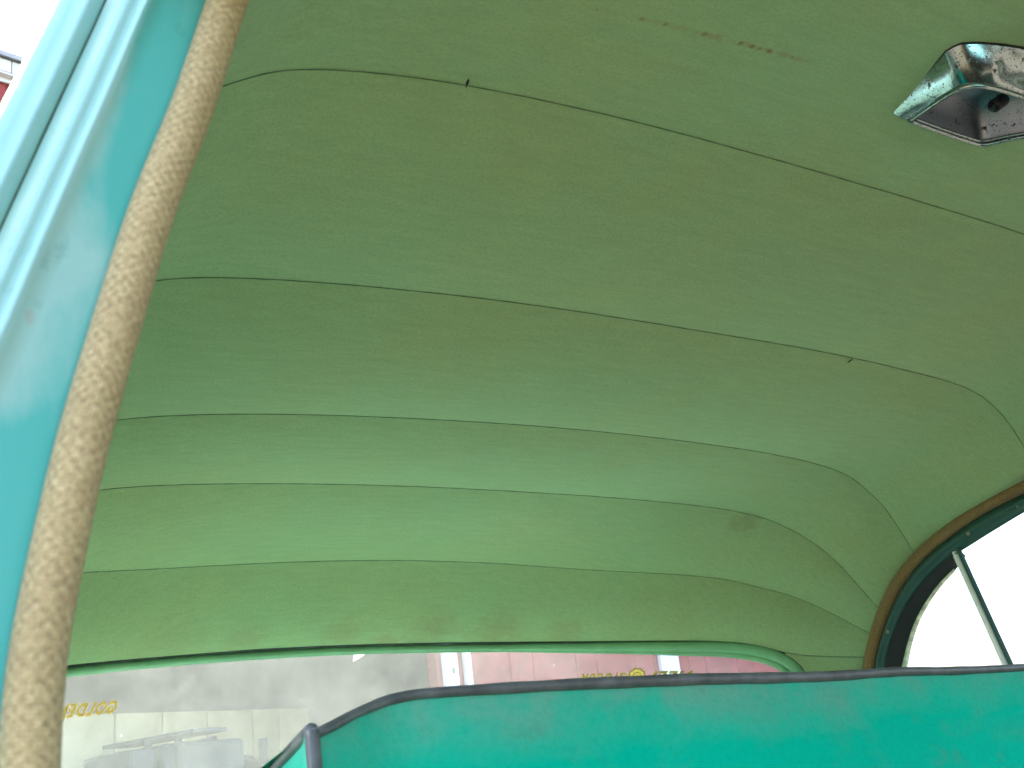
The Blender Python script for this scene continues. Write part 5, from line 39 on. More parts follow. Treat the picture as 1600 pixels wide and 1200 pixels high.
"m_slit1b":[-0.3784,0.5153,0.4494],
"m_slit2a":[0.2696,0.7456,0.4108],
"m_slit2b":[0.2788,0.7576,0.4089],
"m_st1":[0.4925,1.1763,0.331],
"m_dot1":[-0.3965,1.2322,0.3414],
"m_dot2":[0.4094,1.0244,0.3672],
"m_rl":[-0.3375,0.4187,0.4552],
"m_rr":[-0.1593,0.4071,0.4623]}
# ------------------------------------------------------------------ camera, sky, sun, exposure
sc = bpy.context.scene
COL = sc.collection
cam_d = bpy.data.cameras.new('camera')
cam = bpy.data.objects.new('camera', cam_d); COL.objects.link(cam)
_c = D['cam']
r_, u_, f_ = (Vector(_c[k]).normalized() for k in 'ruf')
M = Matrix((r_, u_, -f_)).transposed().to_4x4(); M.translation = Vector(_c['loc'])
cam.matrix_world = M
cam_d.sensor_width = 36.0; cam_d.lens = _c['lens']
cam_d.clip_start = 0.02; cam_d.clip_end = 3000
cam_d.dof.use_dof = True; cam_d.dof.focus_distance = 1.15; cam_d.dof.aperture_fstop = 22
sc.camera = cam

SUN_EL, SUN_AZ = math.radians(53), math.radians(334)      # azimuth clockwise from +Y: high, from ahead of the open door
w = bpy.data.worlds.new('World'); sc.world = w; w.use_nodes = True
nt = w.node_tree; nt.nodes.clear()
sky = nt.nodes.new('ShaderNodeTexSky'); sky.sky_type = 'NISHITA'; sky.sun_disc = False
sky.sun_elevation = SUN_EL; sky.sun_rotation = SUN_AZ
sky.air_density = 1.0; sky.dust_density = 4.0; sky.ozone_density = 1.0
bg = nt.nodes.new('ShaderNodeBackground'); bg.inputs['Strength'].default_value = 0.15
out = nt.nodes.new('ShaderNodeOutputWorld')
nt.links.new(sky.outputs[0], bg.inputs[0]); nt.links.new(bg.outputs[0], out.inputs[0])
sun_d = bpy.data.lights.new('sun', 'SUN'); sun_d.energy = 2.8; sun_d.angle = math.radians(25); sun_d.color = (1, .95, .87)
sun = bpy.data.objects.new('sun', sun_d); COL.objects.link(sun)
sdir = Vector((math.sin(SUN_AZ)*math.cos(SUN_EL), math.cos(SUN_AZ)*math.cos(SUN_EL), math.sin(SUN_EL)))
sun.rotation_euler = sdir.to_track_quat('Z', 'Y').to_euler()
sun.location = sdir*40
vs = sc.view_settings
vs.view_transform = 'Standard'; vs.look = 'None'; vs.gamma = 1; vs.exposure = 3.0
sc.cycles.max_bounces = 14; sc.cycles.diffuse_bounces = 8; sc.cycles.transparent_max_bounces = 12
sc.cycles.sample_clamp_indirect = 6

# ------------------------------------------------------------------ sizes that are tuned by eye
DUST = .105
BO = Vector((-.085, 5.37, 0)); BT = Vector((.985, .17, 0)).normalized(); BN = Vector((-BT.y, BT.x, 0))
EAVE = 3.735
DOOR = (-1.2, 2.63, 1.75)
TRIMS = [(2.632, 2.736), (2.797, 2.845), (4.639, 4.842), (6.20, 6.42)]
FASCIA = [3.2, 4.004, 3.5, 3.5]
PA = Vector((.54, 6.88, 0)); PB = Vector((2.39, 7.66, 0)); PTOP = .645
TA = PA.lerp(PB, .25)+Vector((.2, -.5, 0))
PANELS = [(-.2, 0), (0, .185), (.185, .358), (.358, .535), (.535, .73), (.73, .85), (.85, 1.0)]
LETTERS = [('GOLDEN', -.3604, .061, .0160, .094, .06, -.40), ('NEEL', .533, .0552, .0150, .050, -.03, -.25), ('OLOCOM', .4605, .0585, .0155, .0590, -.03, -.25)]
CREST = (.4720, .0510, .0105, .0145)
def _t_body(tbox, tp, mc):
    mb = MB(); tbox(mb, -.03, .05, -.75, .375, .45); tbox(mb, .06, .10, -.75, .395, .5)
    mb.build('hood', M_MACH, mc, bevel=.03)
    mb = MB(); tbox(mb, .10, .325, -.75, .398, .6); mb.build('body', M_MACH, mc, bevel=.03)
def _t_canopy(tbox, tp, mc):
    mb = MB(); tbox(mb, .097, .215, .430, .452, .8); mb.build('canopy', M_MACH, mc, bevel=.006)
    for s in (.103, .208):
        mb = MB(); mb.bar(tp(s, .2), tp(s, .44), .022); mb.build('canopy_post', M_MACH, mc, smooth=True)
def _t_boom(tbox, tp, mc):
    mb = MB(); mb.bar(tp(.24, .392), tp(.344, .421), .02); mb.build('boom', M_MACH, mc, smooth=True)
    mb = MB(); mb.bar(tp(.342, .42), tp(.315, .25), .016); mb.build('boom_strut', M_MACH, mc, smooth=True)
    mb = MB(); mb.bar(tp(.53, -1.0), tp(.53, .41), .03); mb.build('exhaust_stack', M_MACH, mc, smooth=True)
def _t_wheel(tbox, tp, mc):
    for s, r, zc in ((.385, .36, -.03), (.0, .45, -.65), (.3, .5, -.6)):
        c = tp(s, zc, .3 if s != .385 else 0); ax = V((-PT.y, PT.x, 0))
        rows = []
        for k in range(33):
            a = 2*PI*k/32; d_ = PT*math.cos(a)+V((0, 0, math.sin(a)))
            rows.append([c+d_*(r*q)+ax*w for q, w in ((.55, -.09), (.9, -.11), (1, -.07), (1, .07), (.9, .11), (.55, .09), (.5, 0), (.55, -.09))])
        sheet('wheel', rows, M_RUBBER, mc)
TRACTOR = [_t_body, _t_canopy, _t_boom, _t_wheel]
# ------------------------------------------------------------------ helpers
V = Vector
def arr(k): return [V(p) for p in D[k]]
def mirror(P): return [V((-p.x, p.y, p.z)) for p in P]
def resamp(P, n):
    L = [0]
    for a, b in zip(P, P[1:]): L.append(L[-1]+(b-a).length)
    o, j = [], 0
    for i in range(n):
        t = L[-1]*i/(n-1)
        while j < len(P)-2 and L[j+1] < t: j += 1
        s = (t-L[j])/max(L[j+1]-L[j], 1e-9)
        o.append(P[j].lerp(P[j+1], min(max(s, 0), 1)))
    return o
def relax(P, n=2):
    for _ in range(n):
        P = [P[0]]+[P[i-1]*.25+P[i]*.5+P[i+1]*.25 for i in range(1, len(P)-1)]+[P[-1]]
    return P
def obj(name, verts, faces, mat, parent=None, uvs=None, smooth=True, label=None, kind=None):
    me = bpy.data.meshes.new(name)
    me.from_pydata([tuple(v) for v in verts], [], faces)
    if smooth: me.polygons.foreach_set('use_smooth', [True]*len(faces))
    if uvs is not None:
        uv = me.uv_layers.new(name='UVMap')
        for l in me.loops: uv.data[l.index].uv = uvs[l.vertex_index]
    if mat: me.materials.append(mat)
    me.update()
    o = bpy.data.objects.new(name, me); COL.objects.link(o)
    if parent: adopt(o, parent)
    if label: o['label'] = label
    if kind: o['kind'] = kind
    return o
def world_of(o):
    m = Matrix.Translation(o.location)
    return m if o.parent is None else world_of(o.parent) @ o.matrix_parent_inverse @ m
def adopt(o, parent):
    o.parent = parent; o.matrix_parent_inverse = world_of(parent).inverted()
def empty(name, loc, parent=None, label=None, cat=None, group=None):
    o = bpy.data.objects.new(name, None); COL.objects.link(o); o.location = V(loc); o.empty_display_size = .1
    if parent: adopt(o, parent)
    if label: o['label'] = label
    if cat: o['category'] = cat
    if group: o['group'] = group
    return o
def grid_faces(nr, nc, flip=False):
    F = []
    for i in range(nr-1):
        for j in range(nc-1):
            q = (i*nc+j, i*nc+j+1, (i+1)*nc+j+1, (i+1)*nc+j)
            F.append(q[::-1] if flip else q)
    return F
def sheet(name, rows, mat, parent, label=None, uv=False, flip=False):
    nc = len(rows[0]); vs_ = [p for r in rows for p in r]
    return obj(name, vs_, grid_faces(len(rows), nc, flip), mat, parent, label=label)
def frames(P):
    T = [(P[min(i+1, len(P)-1)]-P[max(i-1, 0)]).normalized() for i in range(len(P))]
    n = T[0].orthogonal().normalized(); N = []
    for t in T:
        n = (n-t*n.dot(t)).normalized(); N.append(n)
    return T, N
def tube_geo(P, rad, ns=10, closed_ends=True):
    T, N = frames(P); vs_, F, UV = [], [], []
    s = 0
    for i, p in enumerate(P):
        if i: s += (P[i]-P[i-1]).length
        r = rad[i] if hasattr(rad, '__len__') else rad
        b = T[i].cross(N[i])
        for k in range(ns+1):
            a = 2*PI*k/ns
            vs_.append(p+N[i]*(r*math.cos(a))+b*(r*math.sin(a))); UV.append((s, k/ns))
    m = ns+1
    for i in range(len(P)-1):
        for k in range(ns): F.append((i*m+k, i*m+k+1, (i+1)*m+k+1, (i+1)*m+k))
    if closed_ends:
        F.append(tuple(range(ns-1, -1, -1))); F.append(tuple((len(P)-1)*m+k for k in range(ns)))
    return vs_, F, UV
def tube(name, P, rad, mat, parent=None, ns=10, label=None):
    a, b, c = tube_geo(P, rad, ns)
    return obj(name, a, b, mat, parent, uvs=c, label=label)
class MB:
    def __init__(s): s.v, s.f = [], []
    def add(s, v, f):
        n = len(s.v); s.v += [V(p) for p in v]; s.f += [tuple(i+n for i in q) for q in f]; return s
    def box(s, c, d, rz=0, rx=0):
        m = Matrix.Translation(V(c)) @ Matrix.Rotation(rz, 4, 'Z') @ Matrix.Rotation(rx, 4, 'X')
        v = [m @ V((x*d[0]/2, y*d[1]/2, z*d[2]/2)) for x in (-1, 1) for y in (-1, 1) for z in (-1, 1)]
        return s.add(v, [(0, 1, 3, 2), (4, 6, 7, 5), (0, 4, 5, 1), (2, 3, 7, 6), (0, 2, 6, 4), (1, 5, 7, 3)])
    def bar(s, a, b, r, ns=8):
        g = tube_geo([V(a), V(b)], r, ns); return s.add(g[0], g[1])
    def build(s, name, mat, parent=None, smooth=False, label=None, bevel=0):
        o = obj(name, s.v, s.f, mat, parent, smooth=smooth, label=label)
        if bevel:
            bm = bmesh.new(); bm.from_mesh(o.data)
            bmesh.ops.bevel(bm, geom=bm.edges[:], offset=bevel, segments=2, affect='EDGES', profile=.6, clamp_overlap=True)
            bm.to_mesh(o.data); bm.free()
        return o

# ------------------------------------------------------------------ materials
def mat(name):
    m = bpy.data.materials.new(name); m.use_nodes = True
    t = m.node_tree; p = t.nodes['Principled BSDF']
    return m, t, p
class NB:
    """small node builder"""
    def __init__(s, t): s.t = t; s.co = t.nodes.new('ShaderNodeTexCoord')
    def n(s, typ, **kw):
        o = s.t.nodes.new(typ)
        for k, v in kw.items(): setattr(o, k, v)
        return o
    def link(s, a, b): s.t.links.new(a, b)
    def put(s, sock, v):
        if hasattr(v, 'is_output') or isinstance(v, bpy.types.NodeSocket): s.link(v, sock)
        else: sock.default_value = v
    def mapping(s, scale=(1, 1, 1), rot=(0, 0, 0), src='Object'):
        m = s.n('ShaderNodeMapping'); s.link(s.co.outputs[src], m.inputs[0])
        m.inputs['Scale'].default_value = scale; m.inputs['Rotation'].default_value = rot
        return m.outputs[0]
    def noise(s, scale, detail=4, rough=.55, vec=None, dist=0):
        o = s.n('ShaderNodeTexNoise'); o.inputs['Scale'].default_value = scale; o.inputs['Detail'].default_value = detail
        o.inputs['Roughness'].default_value = rough; o.inputs['Distortion'].default_value = dist
        s.link(vec if vec is not None else s.co.outputs['Object'], o.inputs['Vector']); return o.outputs[0]
    def voro(s, scale, vec=None, feature='F1', out='Distance'):
        o = s.n('ShaderNodeTexVoronoi', feature=feature); o.inputs['Scale'].default_value = scale
        s.link(vec if vec is not None else s.co.outputs['Object'], o.inputs['Vector']); return o.outputs[out]
    def ramp(s, v, stops):
        o = s.n('ShaderNodeValToRGB'); s.link(v, o.inputs[0]); e = o.color_ramp.elements
        while len(e) > 1: e.remove(e[-1])
        e[0].position, c = stops[0]; e[0].color = c if len(c) == 4 else (*c, 1)
        for p, c in stops[1:]:
            q = e.new(p); q.color = c if len(c) == 4 else (*c, 1)
        return o.outputs[0]
    def step(s, v, a, b):
        o = s.n('ShaderNodeMapRange', clamp=True); s.put(o.inputs[0], v)
        o.inputs[1].default_value = a; o.inputs[2].default_value = b; return o.outputs[0]
    def math(s, op, a, b=0.0):
        o = s.n('ShaderNodeMath', operation=op); s.put(o.inputs[0], a); s.put(o.inputs[1], b); return o.outputs[0]
    def mix(s, fac, a, b):
        o = s.n('ShaderNodeMix', data_type='RGBA'); s.put(o.inputs['Factor'], fac)
        for sock, v in ((o.inputs[6], a), (o.inputs[7], b)):
            if isinstance(v, tuple): sock.default_value = v if len(v) == 4 else (*v, 1)
            else: s.link(v, sock)
        return o.outputs[2]
    def bump(s, h, strength, dist, p, prev=None):
        o = s.n('ShaderNodeBump'); o.inputs['Strength'].default_value = strength; o.inputs['Distance'].default_value = dist
        s.link(h, o.inputs['Height']); s.link(o.outputs[0], p.inputs['Normal']); return o
    def dist(s, pt):
        o = s.n('ShaderNodeVectorMath', operation='DISTANCE'); s.link(s.co.outputs['Object'], o.inputs[0]); o.inputs[1].default_value = tuple(pt)
        return o.outputs['Value']
def simple(name, col, rough=.6, metal=0, var=.12, scale=20, bump=0, spec=.5):
    m, t, p = mat(name); b = NB(t)
    n = b.noise(scale, 5, .6)
    a = tuple(max(c*(1-var*2), 0) for c in col); c2 = tuple(min(c*(1+var*2), 1) for c in col)
    b.link(b.ramp(n, [(.25, a), (.75, c2)]), p.inputs['Base Color'])
    p.inputs['Roughness'].default_value = rough; p.inputs['Metallic'].default_value = metal
    p.inputs['Specular IOR Level'].default_value = spec
    if bump: b.bump(n, bump, .004, p)
    return m

def cloth_mat():
    m, t, p = mat('green_headliner_cloth'); b = NB(t)
    big = b.noise(2.2, 3, .5); mid = b.noise(11, 6, .65)
    weave = b.noise(60, 3, .6, b.mapping((.35, 2.2, 2.2)))
    fine = b.noise(420, 2, .6)
    base = b.mix(b.step(big, .3, .7), CLOTH_A, CLOTH_B)
    base = b.mix(b.math('MULTIPLY', b.step(b.noise(4.5, 5, .6), .42, .70), .55), base, CLOTH_C)
    base = b.mix(b.math('MULTIPLY', b.step(weave, .35, .7), .36), base, tuple(c*.72 for c in CLOTH_A))
    base = b.mix(b.math('MULTIPLY', b.step(fine, .38, .72), .46), base, tuple(c*.62 for c in CLOTH_B))
    # brown water stains, each with its own outline
    n2 = b.noise(38, 5, .7)
    def stain(pt, r, col, amt):
        nonlocal base
        d_ = b.math('ADD', b.dist(pt), b.math('MULTIPLY', b.math('SUBTRACT', n2, .5), r*2.2))
        k = b.math('MULTIPLY', b.math('SUBTRACT', 1.0, b.step(d_, r*.25, r)), amt)
        base = b.mix(k, base, col)
    br = (.14, .10, .035)
    stain(D['m_st1'], .030, br, .26); stain(V(D['m_st1'])+V((.045, -.01, -.005)), .018, br, .2)
    for x, y_, z, r, a in ((-.02, 1.575, .245, .045, .22), (.14, 1.57, .242, .06, .26), (-.30, 1.53, .225, .07, .16), (.25, 1.55, .235, .06, .26), (.36, 1.5, .222, .04, .2), (-.18, 1.56, .235, .05, .2), (.06, 1.6, .236, .03, .3)):
        stain((x, y_, z), r, (.24, .15, .06), a)
    stain(D['m_dot1'], .0045, (.02, .03, .015), .8); stain(D['m_dot2'], .006, (.07, .06, .02), .7)
    # rust freckles in a line where a hidden bow touches the cloth
    # a long faint rust streak along the same line
    dl = (V(D['m_rr'])-V(D['m_rl'])); Ls = dl.length; dl.normalize()
    sb = b.n('ShaderNodeVectorMath', operation='SUBTRACT'); b.link(b.co.outputs['Object'], sb.inputs[0]); sb.inputs[1].default_value = tuple(D['m_rl'])
    cp = b.n('ShaderNodeVectorMath', operation='CROSS_PRODUCT'); b.link(sb.outputs[0], cp.inputs[0]); cp.inputs[1].default_value = tuple(dl)
    ln = b.n('ShaderNodeVectorMath', operation='LENGTH'); b.link(cp.outputs[0], ln.inputs[0])
    dp = b.n('ShaderNodeVectorMath', operation='DOT_PRODUCT'); b.link(sb.outputs[0], dp.inputs[0]); dp.inputs[1].default_value = tuple(dl)
    wob = b.math('MULTIPLY', b.math('SUBTRACT', b.noise(60, 3, .6), .5), .010)
    wide = b.math('SUBTRACT', 1.0, b.step(b.math('ADD', ln.outputs['Value'], wob), .0006, .0034))
    rng = b.math('MULTIPLY', b.step(dp.outputs['Value'], -.02, Ls*.75), b.math('SUBTRACT', 1.0, b.step(dp.outputs['Value'], Ls*.98, Ls*1.12)))
    brk = b.step(b.noise(110, 4, .65), .40, .60)
    base = b.mix(b.math('MULTIPLY', b.math('MULTIPLY', wide, rng), b.math('ADD', b.math('MULTIPLY', brk, .34), .12)), base, (.26, .13, .05))
    a_, c_ = V(D['m_rl']), V(D['m_rr'])
    for s_, r, k in ((.02, .003, .5), (.22, .003, .5), (.33, .0035, .55), (.52, .004, .5), (.70, .004, .75), (.76, .004, .7), (.80, .0035, .6), (.85, .004, .8), (.97, .0035, .8), (.9, .007, .12)):
        stain(a_.lerp(c_, s_), r*.75, (.16, .085, .03), k)
    b.link(base, p.inputs['Base Color'])
    p.inputs['Roughness'].default_value = .92; p.inputs['Specular IOR Level'].default_value = .25
    p.inputs['Sheen Weight'].default_value = .08
    h = b.math('ADD', b.math('MULTIPLY', weave, .5), b.math('MULTIPLY', fine, .5))
    h = b.math('ADD', h, b.math('MULTIPLY', mid, 4.0))
    b.bump(h, .5, .0013, p)
    return m
CLOTH_A = (.29, .43, .21); CLOTH_B = (.325, .45, .225); CLOTH_C = (.345, .39, .16)
M_CLOTH = cloth_mat()

def paint_mat(name, col, chalk=.6, rough=.42, pale_band=None, pale_col=(.50, .70, .70)):
    m, t, p = mat(name); b = NB(t)
    n = b.noise(9, 6, .62, b.mapping((1, 1, .35))); n2 = b.noise(42, 5, .7); n3 = b.noise(3.0, 3, .5)
    k = b.math('MULTIPLY', b.step(b.math('ADD', b.math('MULTIPLY', n, .6), b.math('MULTIPLY', n3, .5)), .47, .68), chalk)
    if pale_band:      # ragged paler tone along the pressed ridges, less of it beside the cord
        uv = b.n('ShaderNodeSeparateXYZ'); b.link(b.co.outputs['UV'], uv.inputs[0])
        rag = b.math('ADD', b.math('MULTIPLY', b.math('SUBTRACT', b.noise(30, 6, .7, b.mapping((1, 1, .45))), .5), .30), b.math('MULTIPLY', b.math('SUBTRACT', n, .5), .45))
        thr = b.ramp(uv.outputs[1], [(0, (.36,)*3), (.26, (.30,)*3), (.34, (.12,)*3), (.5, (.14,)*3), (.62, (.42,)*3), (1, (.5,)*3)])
        k = b.math('MULTIPLY', b.step(b.math('SUBTRACT', b.math('ADD', uv.outputs[0], rag), thr), -.03, .10), pale_band)
    base = b.mix(k, col, pale_col)
    if pale_band:
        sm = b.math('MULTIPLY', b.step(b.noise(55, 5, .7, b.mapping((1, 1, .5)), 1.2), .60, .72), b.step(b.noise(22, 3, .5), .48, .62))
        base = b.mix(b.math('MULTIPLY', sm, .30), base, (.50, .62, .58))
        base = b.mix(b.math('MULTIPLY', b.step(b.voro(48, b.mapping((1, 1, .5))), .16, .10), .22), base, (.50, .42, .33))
    base = b.mix(b.math('MULTIPLY', b.step(n2, .62, .74), .35), base, tuple(c*.55 for c in col))
    v = b.voro(70, b.mapping((1, 1, .6)))
    chips = b.math('MULTIPLY', b.math('LESS_THAN', v, .12), b.step(n2, .5, .6))
    base = b.mix(b.math('MULTIPLY', chips, .55), base, (.42, .44, .40))
    b.link(base, p.inputs['Base Color'])
    b.link(b.math('ADD', b.math('MULTIPLY', k, .35), rough), p.inputs['Roughness'])
    p.inputs['Coat Weight'].default_value = .10; p.inputs['Coat Roughness'].default_value = .3; p.inputs['Specular IOR Level'].default_value = .3
    b.bump(b.noise(16, 3, .5), .25, .004, p)
    return m
M_PAINT = paint_mat('turquoise_body_paint', (.17, .50, .49), .6)
M_PILLAR = paint_mat('banded_worn_turquoise_paint', (.10, .49, .44), .6, pale_band=.66, pale_col=(.46, .66, .61))
M_DOOREDGE = paint_mat('pale_turquoise_door_paint', (.28, .54, .50), .4, pale_col=(.42, .61, .57))  # paler mix of the body turquoise
M_FRAME = paint_mat('dark_green_frame_paint', (.025, .085, .065), .0, .32)

def windlace_mat(nm='woven_windlace_cloth', tint=None):
    m, t, p = mat(nm); b = NB(t)
    uv = b.mapping((1, 1, 1), src='UV')
    sp = b.n('ShaderNodeSeparateXYZ'); b.link(uv, sp.inputs[0]); U, W = sp.outputs[0], sp.outputs[1]
    row = b.math('MULTIPLY', U, 2*PI/.0046); col = b.math('MULTIPLY', W, 2*PI*11)
    wv = b.math('MULTIPLY', b.math('SINE', row), b.math('SINE', col))                       # coarse woven diamonds
    rib = b.math('SINE', b.math('MULTIPLY', W, 2*PI*46)); thr = b.math('SINE', b.math('MULTIPLY', U, 2*PI/.0014))
    n = b.noise(480, 4, .65); n2 = b.noise(24, 4, .6)
    v = b.math('ADD', b.math('MULTIPLY', wv, .17), b.math('MULTIPLY', b.math('SUBTRACT', n, .5), 1.9))
    v = b.math('ADD', v, b.math('MULTIPLY', b.math('ADD', rib, b.math('MULTIPLY', thr, .5)), .10))
    base = b.ramp(b.math('ADD', b.math('MULTIPLY', v, .5), .5), [(.15, (.17, .135, .075)), (.42, (.40, .30, .145)), (.62, (.52, .40, .20)), (.9, (.74, .62, .37))])
    base = b.mix(b.math('MULTIPLY', b.step(n2, .5, .75), .35), base, (.29, .20, .10))
    if tint:
        mm = b.n('ShaderNodeMix', data_type='RGBA', blend_type='MULTIPLY'); mm.inputs['Factor'].default_value = 1; b.link(base, mm.inputs[6]); mm.inputs[7].default_value = (*tint, 1); base = mm.outputs[2]
    b.link(base, p.inputs['Base Color']); p.inputs['Roughness'].default_value = .95; p.inputs['Specular IOR Level'].default_value = .2
    p.inputs['Sheen Weight'].default_value = .15
    b.bump(v, .5, .0012, p)
    return m
M_WIND = windlace_mat(); M_WIND_SHADE = windlace_mat('shaded_windlace_cloth', (.52, .43, .35))  # second copy tinted darker, painting shade into the far cord

def vinyl_mat():
    m, t, p = mat('teal_seat_vinyl'); b = NB(t)
    n = b.noise(5.5, 5, .62, b.mapping((1, 1, 1.6)), .6); g = b.noise(260, 3, .6); n2 = b.noise(26, 5, .7)
    base = b.mix(b.step(b.noise(3, 3, .5), .3, .7), (0, .47, .31), (0, .56, .38))
    k = b.step(b.math('ADD', n, b.math('MULTIPLY', n2, .18)), .60, .82)
    # the nap is rubbed pale along the top edge, where hands and shoulders touch it
    sep = b.n('ShaderNodeSeparateXYZ'); b.link(b.co.outputs['Object'], sep.inputs[0])
    top = b.step(b.math('ADD', sep.outputs[2], b.math('MULTIPLY', b.math('SUBTRACT', n, .5), .05)), .004, .040)
    base = b.mix(b.math('MULTIPLY', k, .45), base, (.10, .36, .26))
    base = b.mix(b.math('MULTIPLY', b.math('MULTIPLY', top, b.step(n2, .25, .6)), .75), base, (.19, .40, .30))
    base = b.mix(b.math('MULTIPLY', b.step(n2, .62, .74), .40), base, (.12, .22, .14))
    base = b.mix(b.math('MULTIPLY', b.step(g, .45, .7), .16), base, (0, .25, .17))
    b.link(base, p.inputs['Base Color']); p.inputs['Roughness'].default_value = .8
    p.inputs['Specular IOR Level'].default_value = .04
    b.bump(b.math('ADD', g, b.math('MULTIPLY', n2, 3.0)), .35, .0009, p)
    return m
M_VINYL = vinyl_mat()
M_PIPE = simple('grey_vinyl_piping', (.105, .112, .115), .45, var=.25, scale=55, bump=.15)
M_SEAM = simple('dark_green_seam_thread', (.05, .11, .06), .9, var=.3, scale=300)
M_DARK = simple('dark_hole_and_shadow', (.012, .012, .010), .9)
M_RUBBER = simple('black_rubber_channel', (.010, .011, .012), .55, var=.2, scale=60, bump=.1)
M_GASKET = simple('green_painted_molding', (.17, .40, .20), .38, var=.10, scale=18)
M_EDGE = simple('weathered_seal_strip', (.52, .58, .40), .5, var=.35, scale=90, bump=.2)
M_CHROMEBAR = simple('worn_bright_metal', (.80, .83, .82), .30, .15, .08, 60)
M_BRASS = simple('tarnished_screw', (.25, .22, .16), .4, .8, .25, 200)

def chrome_mat(nm='pitted_chrome', colr=(.29, .345, .34), ro=0):
    m, t, p = mat(nm); b = NB(t)
    n = b.noise(130, 5, .7); pit = b.voro(430); n2 = b.noise(45, 4, .6)
    pits = b.math('MAXIMUM', b.math('MULTIPLY', b.math('LESS_THAN', pit, .22), b.step(n2, .40, .52)), b.step(n, .60, .66))
    b.link(b.mix(pits, colr, (.025, .022, .016)), p.inputs['Base Color'])
    b.link(b.math('SUBTRACT', 1.0, pits), p.inputs['Metallic'])
    b.link(b.math('ADD', b.math('MULTIPLY', pits, .6), b.math('ADD', b.math('MULTIPLY', n2, .34), ro)), p.inputs['Roughness'])
    b.bump(b.math('ADD', b.math('MULTIPLY', pits, -1.0), n2), .25, .0008, p)
    return m
M_CHROME = chrome_mat()

def glass_mat(name, dust, tint=(.93, .96, .94), flecks=True):
    m, t, p = mat(name); b = NB(t); t.nodes.remove(p)
    o = [q for q in t.nodes if q.type == 'OUTPUT_MATERIAL'][0]
    tr = b.n('ShaderNodeBsdfTransparent'); tr.inputs[0].default_value = (*tint, 1)
    gl = b.n('ShaderNodeBsdfGlossy'); gl.inputs['Roughness'].default_value = .02 if dust < .05 else .22
    fr = b.n('ShaderNodeFresnel'); fr.inputs[0].default_value = 1.45 if not dust or dust < .05 else 1.13
    m1 = b.n('ShaderNodeMixShader'); b.link(fr.outputs[0], m1.inputs[0]); b.link(tr.outputs[0], m1.inputs[1]); b.link(gl.outputs[0], m1.inputs[2])
    last = m1
    if dust:
        tl = b.n('ShaderNodeBsdfTranslucent'); tl.inputs[0].default_value = (.74, .82, .76, 1)
        df = b.n('ShaderNodeBsdfDiffuse'); df.inputs[0].default_value = (.74, .80, .74, 1)
        m2 = b.n('ShaderNodeMixShader'); m2.inputs[0].default_value = .30; b.link(tl.outputs[0], m2.inputs[1]); b.link(df.outputs[0], m2.inputs[2])
        n = b.noise(7, 6, .6); n2 = b.noise(60, 5, .7)
        k = b.math('ADD', b.math('MULTIPLY', b.math('SUBTRACT', n, .5), .16), dust)
        k = b.math('ADD', k, b.math('MULTIPLY', b.math('SUBTRACT', n2, .5), .07))
        if flecks:   # short scratches and specks
            sv = b.voro(34, b.mapping((1.0, .7, 2.6), (0, .9, .3)))
            sp = b.math('MULTIPLY', b.math('LESS_THAN', sv, .045), b.step(b.noise(19, 3, .6), .5, .6))
            s2 = b.math('LESS_THAN', b.voro(26), .03)
            k = b.math('ADD', k, b.math('MULTIPLY', b.math('MAXIMUM', sp, s2), .5))
        m3 = b.n('ShaderNodeMixShader'); b.link(k, m3.inputs[0]); b.link(last.outputs[0], m3.inputs[1]); b.link(m2.outputs[0], m3.inputs[2]); last = m3
    b.link(last.outputs[0], o.inputs[0])
    return m
M_DUSTY = glass_mat("dusty_rear_glass", DUST)
M_CLEAR = glass_mat('side_window_glass', .02, flecks=False)

# ------------------------------------------------------------------ the car
car = empty('vintage_car', (0, .3, -1.1), label='old turquoise sedan seen from inside, with a green cloth headliner and a teal front seat', cat='car')

# headliner: five sewn bows, cloth panels between them that sag a little
head = empty('headliner', (0, .8, .4), car, 'stained green cloth headliner sewn in wide transverse panels')
RIBS = [[V(p) for p in r] for r in D['front']]+[[V(p) for p in r] for r in D['seams']]+[arr('rear')]
NC = len(RIBS[0])
def cr(a, b, c, d, t, ta, tc):
    # cubic between b and c with chord-scaled tangents
    L = (c-b).length+1e-6
    m0 = (c-a)/((b-a).length+L+1e-6)*L; m1 = (d-b)/((d-c).length+L+1e-6)*L
    t2, t3 = t*t, t*t*t
    return b*(2*t3-3*t2+1)+m0*(t3-2*t2+t)+c*(-2*t3+3*t2)+m1*(t3-t2)
def loft(i, n, sag, off=0):
    a, b, c, d = (RIBS[min(max(i+k, 0), len(RIBS)-1)] for k in (-1, 0, 1, 2))
    rows = [[cr(a[j], b[j], c[j], d[j], s/(n-1), 0, 0) for j in range(NC)] for s in range(n)]
    outr = []
    for s in range(n):
        t = s/(n-1); row = []
        for j in range(NC):
            du = rows[s][min(j+1, NC-1)]-rows[s][max(j-1, 0)]; dv = rows[min(s+1, n-1)][j]-rows[max(s-1, 0)][j]
            nn = du.cross(dv)
            nn = nn.normalized() if nn.length > 1e-9 else V((0, 0, 1))
            ctr = V((0, rows[s][j].y-.1, .02))
            if nn.dot(ctr-rows[s][j]) < 0: nn = -nn
            wdw = min(1, min(j, NC-1-j)/12)
            row.append(rows[s][j]+nn*(sag*4*t*(1-t)*wdw-off))
        outr.append(row)
    return outr
SAG = [.004, .004, .004, .004, .003, .012, .014, .012, .013, .011]
first = []
for i in range(5):
    rr = loft(i, 8 if i < 3 else 26, SAG[i]*.5); first += rr if i == 0 else rr[1:]
hp = sheet('headliner_panel', first, M_CLOTH, head)
